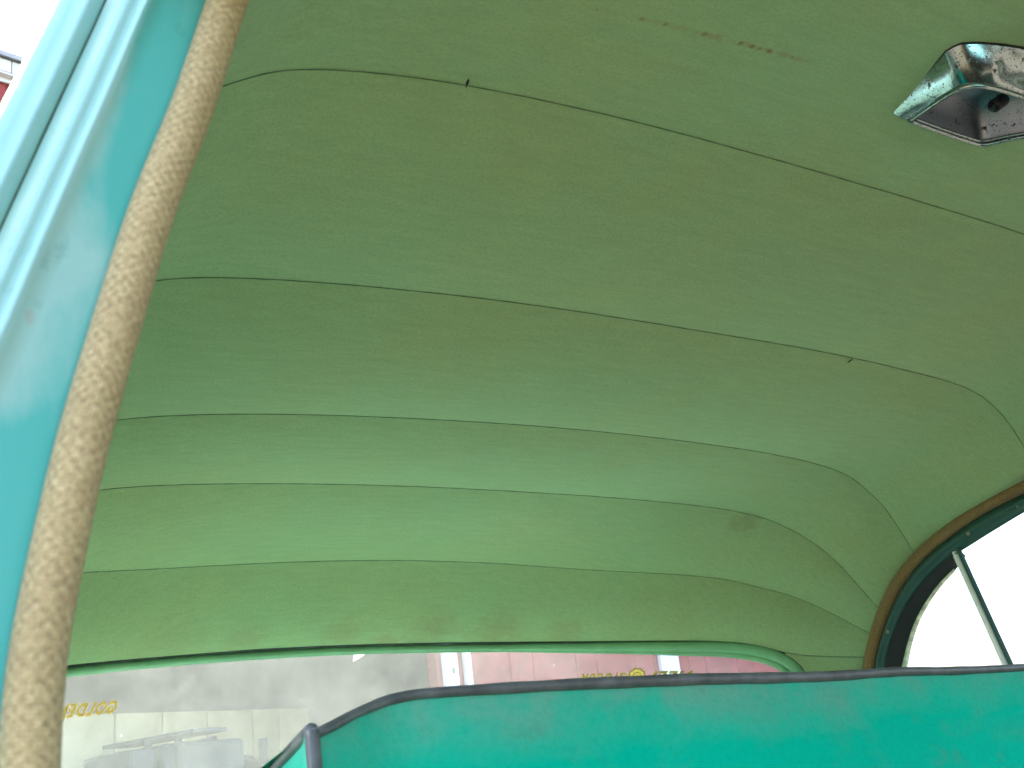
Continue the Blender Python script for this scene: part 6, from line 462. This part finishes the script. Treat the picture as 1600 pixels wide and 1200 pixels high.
def lamp_hole(o, poly):
    c = sum(poly, V((0, 0, 0)))/len(poly)
    bm = bmesh.new(); bm.from_mesh(o.data)
    for i, a_ in enumerate(poly):
        n_ = (poly[(i+1) % len(poly)]-a_).cross(V((0, 0, 1))).normalized()
        if n_.dot(c-a_) > 0: n_ = -n_
        F_ = [q for q in bm.faces if (q.calc_center_median().xy-c.xy).length < .10]
        G_ = list({e for q in F_ for e in q.edges})+list({v_ for q in F_ for v_ in q.verts})+F_
        bmesh.ops.bisect_plane(bm, geom=G_, dist=1e-6, plane_co=a_, plane_no=n_)
    dead = []
    for q in bm.faces:
        m_ = q.calc_center_median()
        if (m_.xy-c.xy).length > .1: continue
        if all(((poly[(i+1) % len(poly)]-a_).cross(V((0, 0, 1)))).dot(V((m_.x-a_.x, m_.y-a_.y, 0)))*((poly[(i+1) % len(poly)]-a_).cross(V((0, 0, 1)))).dot(V((c.x-a_.x, c.y-a_.y, 0))) > 0 for i, a_ in enumerate(poly)): dead.append(q)
    bmesh.ops.delete(bm, geom=dead, context='FACES')
    bm.to_mesh(o.data); bm.free()
    o.data.polygons.foreach_set('use_smooth', [True]*len(o.data.polygons))
lamp_hole(hp, [V((x, y, 0)) for x, y in ((-.017, .4215), (-.039, .368), (-.037, .358), (-.027, .352), (.032, .347), (.091, .352), (.101, .358), (.103, .368), (.081, .4215))])
for i in range(5, 10): sheet('headliner_panel', loft(i, 18, SAG[i]), M_CLOTH, head)
for k in range(5, 10):
    P = RIBS[k]
    P = [p+V((-p.x*.0006, -.0002, -.0005 if abs(p.x) < .58 else 0)) for p in P]
    rad = [.00030+.0001*math.sin(i*1.7+k)*math.sin(i*.37) for i in range(NC)]
    tube('seam', P, rad, M_SEAM, head, 6)
# rear quarter panels of the headliner, between the back window and the rear doors
cor = arr('corner'); WO = arr('WO'); WI = arr('WI'); FI = arr('FI'); RI = arr('RI')
A = resamp([p for p in cor[3:]], 22)
Bq = [p for p in WO if p.z < .125]; Bq = [V((p.x+.004, p.y-.004, p.z)) for p in Bq if p.y > .9]; Bq = resamp(Bq, 22)
rows = []
for a, b in zip(A, Bq):
    rows.append([a.lerp(b, s/15)for s in range(16)])
top_row = [p for p in RIBS[-1] if p.x >= A[0].x-.002]
top_row = resamp(top_row, 16); rows = [top_row]+rows[1:]
sheet('headliner_panel', rows, M_CLOTH, head)
sheet('headliner_panel', [mirror(r) for r in rows], M_CLOTH, head, flip=True)
for sgn in (1, -1):
    P = [V((p.x*sgn, p.y, p.z))+V((-sgn*.0008, -.0008, 0)) for p in top_row]
    tube('seam', P, .0004, M_SEAM, head, 6)
# two small slits torn in the cloth
def slit(a, b, wd):
    a, b = V(a), V(b); d_ = (b-a); side = d_.cross(V((0, 0, 1))).normalized()
    vs_, n = [], 7
    for i in range(n):
        t = i/(n-1); q = a.lerp(b, t); h = wd*math.sin(PI*min(max(t, .06), .94))
        vs_ += [q+side*h+V((0, 0, -.0012)), q+V((0, 0, -.0022)), q-side*h+V((0, 0, -.0012))]
    obj('tear', vs_, grid_faces(n, 3), M_DARK, head)
c1 = V(D['m_slit1b']); slit(c1+V((0, -.002, -.002)), c1+V((-.004, -.0125, -.003)), .0011)
c2 = V(D['m_slit2a']); slit(c2+V((.0, -.003, -.002)), c2+V((.004, .008, -.002)), .0013)

# outer roof skin
sk = []
for i in range(10):
    rr = loft(i, 6, 0, .034); sk += rr if i == 0 else rr[1:]
sheet('roof_panel', sk, M_PAINT, car)
for sg in (1, -1):
    sheet('quarter_panel', [[V((sg*(p.x+.03), p.y+.022, p.z)) for p in r] for r in rows], M_PAINT, car, flip=sg < 0)

# windlace cords round both door openings
wc = arr('nw_c')
wl_near = relax([p for p in wc], 2)
# at the roof the cord turns forward along the rail above the open door
rail = [RIBS[k][0]+V((.004, 0, -.006)) for k in range(4)]
extra = relax(resamp([rail[0], rail[1], rail[2], rail[3].lerp(rail[2], .25), wl_near[0]], 40), 4)[:-1]
lowdir = (wl_near[-1]-wl_near[-4]).normalized()
wl_near = extra+wl_near+[wl_near[-1]+lowdir*(.02*i) for i in range(1, 20)]
tube('windlace', resamp(wl_near, 150), .0082, M_WIND, car, 20, 'thick beige woven windlace cord on the near door pillar')

WOr = resamp(WO, 79); WIr = resamp(WI, 79)
mid = [(a+b)/2 for a, b in zip(WOr, WIr)]; rad = [max((a-b).length/2, .006) for a, b in zip(WOr, WIr)]
rad = [sum(rad[max(i-2, 0):i+3])/len(rad[max(i-2, 0):i+3]) for i in range(len(rad))]
tube('windlace', [p+V((-.002, 0, 0)) for p in mid], rad, M_WIND_SHADE, car, 16, 'shade-toned brown woven windlace cord arching over the far rear door')
tube('windlace', [V((-p.x+.002, p.y, p.z)) for p in mid], rad, M_WIND_SHADE, car, 16)

# near door pillar: pressed steel jamb with stepped ridges
PL = [[V(p) for p in l] for l in D['pillar']]
pil_rows = [list(c) for c in zip(*PL)]
lo = [[p+(pil_rows[-1][j]-pil_rows[-4][j]).normalized()*.4 for j, p in enumerate(pil_rows[-1])]]
_rows = pil_rows+lo; _nr, _ncp = len(_rows), len(_rows[0])
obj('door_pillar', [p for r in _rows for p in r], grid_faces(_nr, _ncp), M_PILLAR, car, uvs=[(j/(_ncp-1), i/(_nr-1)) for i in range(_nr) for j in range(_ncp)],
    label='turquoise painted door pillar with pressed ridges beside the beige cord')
door2 = empty('rear_door', (-.7, .8, -.3), car, 'turquoise rear door, its front edge showing beyond the near pillar')
EL = [[V(p) for p in l] for l in D['edge']]
ed_rows = [list(c) for c in zip(*EL)]
lo = [[p+(ed_rows[-1][j]-ed_rows[-4][j]).normalized()*.4 for j, p in enumerate(ed_rows[-1])]]
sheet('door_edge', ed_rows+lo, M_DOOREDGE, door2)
bk = [[a+V((0, .02, 0)), b+V((0, .02, 0))] for a, b in zip(PL[-3], EL[3])]
sheet('gap_seal', bk, M_RUBBER, door2)

# far rear door: frame, rubber channel, seal strip, division bar, glass; mirrored for the near rear door
def ring(name, A, B, nseg, prof, matl, parent, sg):
    rows = []
    for a, b in zip(A, B):
        rows.append([V((sg*(a.lerp(b, s/nseg).x+prof(s/nseg)), a.lerp(b, s/nseg).y, a.lerp(b, s/nseg).z)) for s in range(nseg+1)])
    return sheet(name, rows, matl, parent, flip=sg < 0)
def window(sg, door):
    ring('window_frame', WI, FI, 10, lambda s: -.008*math.sin(PI*min(s*1.15, 1))**.8+.004*(s > .72)*(s-.72)/.28, M_FRAME, door, sg)
    LO, LI = arr('LO'), arr('LI')
    FI2 = [a_ for a_ in FI if a_.y > .93]; RI2 = [b_ for a_, b_ in zip(FI, RI) if a_.y > .93]
    n_ = 50
    ring('rubber_channel', FI2, RI2, 6, lambda s: .004*math.sin(PI*s*.5)+.006*max(0, s-.3), M_RUBBER, door, sg)
    ring('seal_strip', LO, LI, 4, lambda s: -.004*math.sin(PI*s), M_EDGE, door, sg)
    w4 = arr('barw')
    a0, a1 = w4[0], w4[1]; b0, b1 = w4[2], w4[3]
    ex0 = (a0+a1)/2+((a0+a1)/2-(b0+b1)/2)*.03; ex1 = (b0+b1)/2+((b0+b1)/2-(a0+a1)/2)*.5
    hw = V((0, -(a1-a0).length*.5, 0))
    def bar_piece(name, s0, s1, depth, matl):
        rows = []
        for c in (ex0, ex1):
            pts = []
            for k in range(9):
                s = k/8; off = hw*(s0+(s1-s0)*s)
                pts.append(V((sg*(c.x-depth*math.sin(PI*s)-.001), c.y+off.y, c.z)))
            rows.append(pts)
        rows = [rows[0], [a.lerp(b, .5) for a, b in zip(*rows)], rows[1]]
        sheet(name, rows, matl, door, flip=sg < 0)
    bar_piece('division_bar', -.98, .12, .003, M_CHROMEBAR); bar_piece('division_bar', .12, 1.0, .0055, M_FRAME)
    outl = resamp([V((sg*(p.x+.004), p.y, p.z)) for p in RI], 40)
    base = [V((sg*(.676+.012+.016), y, -.14)) for y in [o_.y for o_ in outl]]
    sheet('window_glass', [outl, [a.lerp(b, .5) for a, b in zip(outl, base)], base], M_CLEAR, door)
    for s in D['screws']:
        c = V(s); g = MB(); vs_, F = [], []
        for i in range(4):
            rr_, h = ((.0032, 0), (.0030, .0009), (.0018, .0015), (.0006, .0009))[i]
            for k in range(10): vs_.append(V((sg*(c.x-.003-h), c.y+rr_*math.cos(k*PI/5), c.z+rr_*math.sin(k*PI/5))))
        for i in range(3):
            for k in range(10): F.append((i*10+k, i*10+(k+1) % 10, (i+1)*10+(k+1) % 10, (i+1)*10+k))
        F.append(tuple(30+k for k in range(10)))
        obj('screw', vs_, F, M_BRASS, door)
door1 = empty('rear_door', (.7, .8, -.3), car, 'far rear door window with dark green frame and bright division bar')
window(1, door1); window(-1, door2)

# back window
rw = empty('rear_window', (0, 1.62, .1), car, 'wide hazy back window under the headliner, edged with a green molding')
gk = arr('gasket'); lp = arr('lip')
def full(P, yo=0):
    right = [p for p in P if p.x > .47]
    return mirror(right)[::-1]+[p for p in P if -.46 < p.x]
def rad_of(P, a, b): return [a+(b-a)*min(max((p.x-.25)/.3, 0), 1) for p in P]
G2 = relax(resamp(full(gk), 160), 3); L2 = relax(resamp(full(lp), 160), 3)
tube('molding', G2, rad_of(G2, .0058, .0098), M_GASKET, rw, 14)
tube('molding', L2, rad_of(L2, .0036, .0062), M_GASKET, rw, 10)
def ztop(x):
    P = gk; x = max(min(x, .60), -.60); x = x if x > -.44 else -x
    for a, b in zip(P, P[1:]):
        if a.x <= x <= b.x: return a.z+(b.z-a.z)*(x-a.x)/max(b.x-a.x, 1e-6)
    return P[-1].z if x > 0 else P[0].z
def Gp(x, s, off=0):
    y = 1.60-.457*(abs(x)/.665)**3+.016-off
    return V((x, y+.62*s*(1-.6*(x/.7)**2), ztop(x)+.004-s))
gr = [[Gp(-.69+1.38*i/70, s) for i in range(71)] for s in (-.02, .0, .05, .1, .15, .2, .3, .42)]
sheet('window_glass', gr, M_DUSTY, rw)
tube('gap_backing', [p+V((.004, .010, .003)) for p in relax(resamp(cor[1:], 50), 2)], .0075, M_RUBBER, rw, 8)  # dark backing added behind the corners to stop a light leak
tube('gap_backing', [V((-p.x-.004, p.y+.010, p.z+.003)) for p in relax(resamp(cor[1:], 50), 2)], .0075, M_RUBBER, rw, 8)
sheet('gap_backing', [[Gp(-.69+1.38*i/70, s, -.004) for i in range(71)] for s in (-.035, -.003)], M_RUBBER, rw)  # dark strip behind the gap above the glass

# lettering on the back glass, put on to be read from outside
def film(name, col):        # coloured vinyl film: lets some daylight through
    m, t, p = mat(name); b = NB(t)
    o = [q for q in t.nodes if q.type == 'OUTPUT_MATERIAL'][0]
    c = b.ramp(b.noise(300, 4, .6), [(.3, tuple(x*.75 for x in col)), (.7, col)])
    tl = b.n('ShaderNodeBsdfTranslucent'); b.link(c, tl.inputs[0]); b.link(c, p.inputs['Base Color']); p.inputs['Roughness'].default_value = .4
    mx = b.n('ShaderNodeMixShader'); mx.inputs[0].default_value = .28; b.link(p.outputs[0], mx.inputs[1]); b.link(tl.outputs[0], mx.inputs[2]); b.link(mx.outputs[0], o.inputs[0])
    return m
M_GOLD = film('gold_letter_film', (.80, .60, .15)); M_GOLDEDGE = film('dark_letter_outline', (.36, .26, .08)); M_WHITE0 = film('bright_gap_film', (.92, .92, .86))
def solve_glass(cx, cz):
    """glass point (x, s) closest to a height cz at x"""
    return cx, ztop(cx)+.004-cz
def lettering(txt, x_start, s_base, height, width, tilt, shear=.28):
    for lay, (off, m_, z_) in enumerate(((.058, M_GOLDEDGE, .0008), (.016, M_GOLD, .0014))):
        cu = bpy.data.curves.new('lettering', 'FONT'); cu.body = txt; cu.size = 1; cu.shear = shear; cu.offset = off
        cu.resolution_u = 2; cu.space_character = 1.22
        tmp = bpy.data.objects.new('tmp', cu); COL.objects.link(tmp)
        dg = bpy.context.evaluated_depsgraph_get()
        me = bpy.data.meshes.new_from_object(tmp.evaluated_get(dg))
        bpy.data.objects.remove(tmp)
        if lay == 0:
            x1 = max(v.co.x for v in me.vertices); y1 = max(v.co.y for v in me.vertices); x0 = min(v.co.x for v in me.vertices)
        kx, ky = width/(x1-x0), height/y1
        # thicken strokes by keeping the heavy offset; lay on the curved glass
        vv = []
        for v in me.vertices:
            uu = (v.co.x-x0)*kx; hh = v.co.y*ky
            vv.append(Gp(x_start-uu, s_base-hh-uu*tilt, z_))
        fc = [tuple(p.vertices) for p in me.polygons]
        bpy.data.meshes.remove(me)
        obj('lettering', vv, fc, m_, rw, smooth=False)
for a in LETTERS: lettering(*a)
def crest(xc, sc_, rx, rz):
    vs_, F = [Gp(xc, sc_, .0012)], []
    n = 40
    for k in range(n):
        a = 2*PI*k/n; rr_ = 1+.06*math.cos(a*10)
        vs_.append(Gp(xc+rx*.8*rr_*math.cos(a), sc_-rz*.8*rr_*math.sin(a), .0016))
    for k in range(n):
        a = 2*PI*k/n; rr_ = 1+.07*math.cos(a*10)
        vs_.append(Gp(xc+rx*rr_*math.cos(a), sc_-rz*rr_*math.sin(a), .001))
    for k in range(n):
        F.append((0, 1+k, 1+(k+1) % n)); 
    obj('crest', vs_, F, M_GOLD, rw, smooth=False)
    F2 = [(1+k, 1+n+k, 1+n+(k+1) % n, 1+(k+1) % n) for k in range(n)]
    obj('crest_rim', vs_, F2, M_GOLDEDGE, rw, smooth=False)
    rows = []
    for rr_, h in ((.52, .0018), (.42, .0024)):
        rows.append([Gp(xc+rx*rr_*math.cos(2*PI*k/24), sc_-rz*rr_*math.sin(2*PI*k/24), h) for k in range(25)])
    sheet('crest_ring', rows, M_GOLDEDGE, rw)
crest(*CREST)

# white patch on the glass, painting in a gap of bright sky
sx, ss = .0286, .0105
obj('sky_gap_patch', [Gp(sx-.010, ss-.001, .001), Gp(sx+.014, ss-.0035, .001), Gp(sx+.004, ss+.004, .001), Gp(sx-.009, ss+.010, .001)], [(0, 1, 2, 3)], M_WHITE0, rw, smooth=False)

# dome lamp on the roof
lamp = empty('dome_light', (.03, .38, .46), car, 'pitted chrome dome lamp with an open bowl and empty socket')
db = arr('d_base'); do = arr('d_open'); drr = arr('d_rear'); drt = arr('d_right')
xc = .032
def sym(p): return V((2*xc-p.x, p.y, p.z))
front_b = db+[V((.032, .3255, .4625))]; B_loop = front_b+[sym(p) for p in db[::-1]]
front_o = do+[V((.032, .3482, .440))]; O_loop = front_o+[sym(p) for p in do[::-1]]
nB = 61
Bl = resamp(B_loop, nB); Ol = resamp(O_loop, nB)
rows = []
for s in (0, .05, .12, .25, .4, .55, .7, .82, .92, 1.0):
    row = []
    for i, (a, b) in enumerate(zip(Bl, Ol)):
        p = a.lerp(b, s); u = i/(nB-1)
        bulge = .0035*math.sin(PI*s)
        scoop = 0
        if .34 < u < .66: scoop = .006*math.sin(PI*(u-.34)/.32)**.5*math.sin(PI*min(max((s-.1)/.75, 0), 1))**.7
        p = p+V((0, -.2, -1)).normalized()*(bulge)+V((0, .5, 1)).normalized()*scoop
        row.append(p)
    rows.append(row)
sheet('bezel', rows, M_CHROME, lamp)
tube('lamp_contact_shadow', [p+V((0, 0, .0002)) for p in Bl], .0010, M_DARK, lamp, 6)  # dark line round the bezel base, drawn as its contact shadow
# rolled rim round the opening
loop = Ol+[V(p) for p in [V((2*xc+.0162-k*.0161, .4217+.0008*math.sin(PI*k/6), .456)) for k in range(1, 6)]]+[Ol[0]]
loop = relax(resamp(loop, 110), 2)
tube('rim', [p+V((0, 0, -.0008)) for p in loop], .0019, M_CHROME, lamp, 10)
tube('rim', [V((p.x*.93+xc*.07, p.y*.93+.386*.07, p.z+.0006)) for p in loop], .0011, M_CHROME, lamp, 8)
M_BOWL = chrome_mat('tarnished_lamp_bowl', (.27, .30, .35), .30)
cb = V((xc+.006, .380, .482)); rows = []
for s in (0, .06, .12, .25, .45, .65, .85, 1.0):
    rows.append([V((p.x+(cb.x-p.x)*s, p.y+(cb.y-p.y)*s, p.z+(cb.z-p.z)*min(1, 3.2*s))) for p in loop])
sheet('bowl', rows, M_BOWL, lamp)
bp = V(D['d_bulb'])
ax = V((-.55, .05, -.35)).normalized()
tube('socket', [bp+ax*t_ for t_ in (-.012, -.004, .004, .0055, .0055, -.003)], [.0052, .0054, .0054, .0050, .0036, .0034], M_RUBBER, lamp, 16)
tube('bulb', [bp+ax*t_ for t_ in (-.003, .001, .0022)], [.0030, .0028, .0008], M_BRASS, lamp, 12)

# front seat back
seat = empty('front_seat', (0, .55, -.6), car, 'teal vinyl front seat back with grey piping along its top edge')
st = relax(resamp(arr('seat_top'), 90), 1); sf = arr('seat_front'); sr = arr('seat_rear')
left_edge = resamp(sf, 40)
rows = []
NR = 26
for i in range(NR):
    t = (i/(NR-1))**1.5; row = []
    for j, p in enumerate(st):
        dep = .62*t
        e = min(1, j/26)                                   # rounded top-left corner
        zlow = p.z-dep-.0
        bl = sf[0]
        puff = .035*math.sin(PI*min(t*1.2, 1)*.5)*min(1, j/14)+.006*math.sin(j*.21+1)*math.sin(t*7)
        xx = p.x+(-.03*t if j < 8 else -.03*t*(1-(j-8)/82))
        row.append(V((xx, p.y-puff-.10*t, zlow)))
    rows.append(row)
sheet('seat_cover', rows, M_VINYL, seat)
# side boxing between the front and rear piping, and the top
nb = 30
Lf = resamp([st[0]]+[r[0] for r in rows[1:]], nb); Lr = resamp(sr, nb)
sheet('seat_cover', [[a.lerp(b, s/6)+V((-.004*math.sin(PI*s/6), 0, 0)) for s in range(7)] for a, b in zip(Lf, Lr)], M_VINYL, seat)
back_top = [V((p.x+.012, p.y+.115, p.z-.012)) for p in st]
sheet('seat_cover', [[a.lerp(b, s/5)+V((0, 0, .001*math.sin(PI*s/5))) for a, b in zip(st, back_top)] for s in range(6)], M_VINYL, seat)
M_PALE = simple('pale_bounce_upholstery', (.66, .74, .60), .8, var=.06, scale=30)  # pale on unseen seats and side trim, to bounce light onto the headliner
sheet('unseen_seat_back_panel', [back_top, [p+V((0, .06, -.6)) for p in back_top]], M_PALE, seat)
tube('piping', [p+V((0, -.001, -.001)) for p in resamp([V(p) for p in D['seat_top']], 140)], [.0025+.0013*min(i/35, 1)-.0013*max(0, min((i-50)/50, 1))+.0002*math.sin(i*.9)*math.sin(i*.23) for i in range(140)], M_PIPE, seat, 12)
tube('piping', [r[0]+V((-.001, -.001, 0)) for r in rows], .0036, M_PIPE, seat, 12)
tube('piping', relax(resamp(sr, 40), 2), .0036, M_PIPE, seat, 12)

# unseen rest of the cabin, shaped and coloured for light bounced onto the headliner
M_TRIM = simple('unseen_green_door_card', (.09, .13, .08), .6, var=.15, scale=12)
M_CARPET = simple('unseen_floor_carpet', (.12, .08, .04), .95, var=.25, scale=120, bump=.3)
M_TAN = simple('unseen_tan_dashboard', (.14, .095, .05), .6, var=.1, scale=20)
M_SHELF = simple('bounce_shelf_felt', (.155, .26, .22), .95, var=.15, scale=40)  # tone picked for the light it throws on the rear headliner
MB().box((0, .3, -.80), (1.36, 2.2, .04)).build('unseen_floor_pan', M_CARPET, car)
MB().box((.695, .03, -.46), (.06, .90, .64)).build('unseen_body_side', M_TRIM, car, bevel=.01)
MB().box((.695, .90, -.46), (.06, .82, .64)).build('unseen_body_side', M_PALE, car, bevel=.01)
MB().box((-.695, .86, -.46), (.06, .76, .64)).build('unseen_body_side', M_PALE, car, bevel=.01)
MB().box((.672, .47, .085), (.03, .07, .46)).build('door_pillar', M_FRAME, car, bevel=.006)
MB().box((0, .84, -.46), (1.28, .5, .22)).box((0, 1.09, -.36), (1.26, .16, .40), rx=-.15).build('unseen_rear_seat', M_PALE, car, bevel=.03)
MB().box((0, 1.53, -.16), (1.36, .74, .03)).build('unseen_parcel_shelf', M_SHELF, car, bevel=.004)  # unseen shelf, lengthened to even out its reflection in the glass
MB().box((0, 2.42, -.36), (1.5, 1.1, .58)).build('boot_lid', M_DOOREDGE, car, bevel=.05)
M_CUSH = simple('unseen_brown_cushion_cloth', (.15, .10, .05), .95, var=.2, scale=40)  # unseen cushion, browned to keep teal bounce off the front headliner
MB().box((0, .26, -.50), (1.26, .5, .2)).build('unseen_seat_cushion', M_CUSH, seat, bevel=.04)
MB().box((0, -1.6, -.55), (1.6, 1.4, .9)).build('bonnet', M_PAINT, car, bevel=.12)
MB().box((0, -.72, -.22), (1.36, .32, .5)).build('unseen_dashboard', M_TAN, car, bevel=.03)  # out of view, raised to block light off the bonnet
MB().box((0, -.70, .28), (1.22, .06, .12)).build('unseen_windshield_header', M_TRIM, car, bevel=.02)  # added out of view to cut windshield light on the headliner
MB().box((.655, -.10, .275), (.03, 1.06, .09)).build('unseen_door_header', M_FRAME, car, bevel=.008)  # added out of view to narrow the far front window's light
for sg in (1, -1):
    MB().bar((sg*.60, -.66, .30), (sg*.66, -.92, -.05), .03).build('windshield_post', M_PAINT, car, smooth=True)

# ------------------------------------------------------------------ outside
def ground():
    m, t, p = mat('gravel_yard'); b = NB(t)
    n = b.noise(3, 8, .65); n2 = b.noise(.25, 4, .5); g = b.noise(45, 4, .7)
    c = b.ramp(n, [(.3, (.07, .057, .04)), (.7, (.125, .10, .07))])
    c = b.mix(b.math('MULTIPLY', b.step(n2, .45, .6), .5), c, (.11, .092, .066)); c = b.mix(b.step(g, .5, .8), c, (.17, .145, .11))
    b.link(c, p.inputs['Base Color']); p.inputs['Roughness'].default_value = .95; b.bump(g, .5, .02, p)
    N = 40; R_ = 900
    xs = [R_*(abs(i/N*2-1)**3)*(1 if i*2 > N else -1) for i in range(N+1)]
    vs_ = [V((x, y, -1.1+.012*math.sin(x*1.3)*math.sin(y*1.1) if abs(x)+abs(y) < 60 else -1.1)) for y in xs for x in xs]
    return obj('ground', vs_, grid_faces(N+1, N+1), m, None, kind='structure')
ground()

M_RED = simple('barn_red_siding', (.30, .052, .045), .8, var=.14, scale=9, bump=.25)
M_WHITE = simple('white_trim_paint', (.72, .72, .70), .6, var=.04, scale=14)
M_GREY = simple('grey_door_metal', (.16, .18, .17), .6, var=.12, scale=5)
M_BEIGE = simple('beige_wall_panel', (.44, .38, .20), .7, var=.07, scale=6)
M_MACH = simple('dull_machine_paint', (.035, .045, .05), .6, var=.2, scale=10)
M_ROOFT = simple('roof_metal', (.40, .40, .40), .5, var=.1, scale=4)
barn = empty('red_barn', (BO.x, BO.y, -1.1), label='red barn behind the car with white eave and white door trim', cat='barn')
def bl(a, dz, off=0):      # point on the barn's front wall: a metres along it, height dz over the camera, off metres out
    return BO+BT*a-BN*off+V((0, 0, dz))
RZ = math.atan2(BT.y, BT.x)
def bbox(mb, a0, a1, z0, z1, o0, o1):
    c = bl((a0+a1)/2, (z0+z1)/2, (o0+o1)/2); return mb.box(c, (a1-a0, abs(o1-o0), z1-z0), RZ)
DL, DR, DT = DOOR
# board siding: a board every 0.2 m, left and right of the doorway and above it
a = -7.0; boards = []
while a < 6.9:
    z0 = -1.1 if not (DL-.02 < a+.1 < DR+.02) else DT
    mb = MB(); bbox(mb, a+.0015, a+.1985, z0, EAVE+.10, -.03, .0+.002*((int(a*50) % 3))); boards.append(mb); a += .2
for mb in boards: mb.build('siding_board', M_RED, barn)
mb = MB()
bbox(mb, -7.0, DL, -1.1, EAVE, -.12, -.032); bbox(mb, DR, 6.9, -1.1, EAVE, -.12, -.032); bbox(mb, DL, DR, DT, EAVE, -.12, -.032)
mb.build('wall', M_RED, barn)
for (p0, p1) in TRIMS:
    mb = MB(); bbox(mb, p0, p1, -1.1, DT+.5, .012, .04); mb.build('trim_board', M_WHITE, barn)
rows = []
for rr_, h in ((1, .041), (.8, .047), (.3, .049), (.02, .049)):
    rows.append([bl(2.697+.010*rr_*math.cos(2*PI*k/14), .642+.020*rr_*math.sin(2*PI*k/14), h) for k in range(15)])
sheet('latch_plate', rows, M_GREY, barn)
mb = MB(); bbox(mb, DL-.1, DR, DT, DT+.10, .012, .04); mb.build('trim_board', M_WHITE, barn)
a = -7.2                                                     # eave: fascia in lengths with joints, soffit, roof
for L_ in FASCIA:
    mb = MB(); bbox(mb, a+.003, a+L_-.003, EAVE+.135, EAVE+.21, .040, .062); mb.build('fascia_board', M_WHITE, barn); a += L_
mb = MB(); bbox(mb, -7.2, 7.0, EAVE+.122, EAVE+.133, -.03, .058); mb.build('soffit', M_WHITE, barn)
mb = MB(); bbox(mb, -7.2, 7.0, EAVE+.095, EAVE+.120, .010, .022); mb.build('frieze_board', M_WHITE, barn)
mb = MB()
q = [bl(-7.2, EAVE+.213, .09), bl(7.0, EAVE+.213, .09), bl(7.0, EAVE+2.3, -5.9), bl(-7.2, EAVE+2.3, -5.9)]
mb.add(q+[p+V((0, 0, .03)) for p in q], [(0, 1, 2, 3), (7, 6, 5, 4), (0, 4, 5, 1), (1, 5, 6, 2), (2, 6, 7, 3), (3, 7, 4, 0)]); mb.build('roof', M_ROOFT, barn)
# inside the open doorway
mb = MB(); bbox(mb, -6.99, 6.89, -1.1, EAVE+2, -5.6, -5.5); mb.build('back_wall', M_GREY, barn)
for a0, a1 in ((-7.1, -7.0), (6.9, 7.0)):
    mb = MB(); bbox(mb, a0, a1, -1.1, EAVE+.02, -5.6, -.03); mb.build('side_wall', M_RED, barn)
part = empty('panel_partition', (PA.x, PA.y, -1.1), label='beige partition of upright panels standing inside the barn doorway', cat='partition')
PT = (PB-PA).normalized(); ang = math.atan2(PT.y, PT.x)
for s0, s1 in PANELS:
    c = PA.lerp(PB, (s0+s1)/2); c.z = (-1.1+PTOP)/2
    MB().box(c, ((s1-s0)*(PB-PA).length-.014, .05, PTOP+1.1), ang).build('wall_panel', M_BEIGE, part, bevel=.004)
# tractor silhouettes in front of the partition
mc = empty('farm_tractor', (TA.x, TA.y, -1.1), label='dull dark tractor with flat canopy parked in the barn doorway', cat='tractor')
def tp(s, z, o=0): q = PA.lerp(PB, s)-V((-PT.y, PT.x, 0))*(.55+o); q.z = z; return q
L0 = (PB-PA).length
def tbox(mb, s0, s1, z0, z1, dep=.5): return mb.box(tp((s0+s1)/2, (z0+z1)/2), ((s1-s0)*L0, dep, z1-z0), ang)
for fn in TRACTOR: fn(tbox, tp, mc)
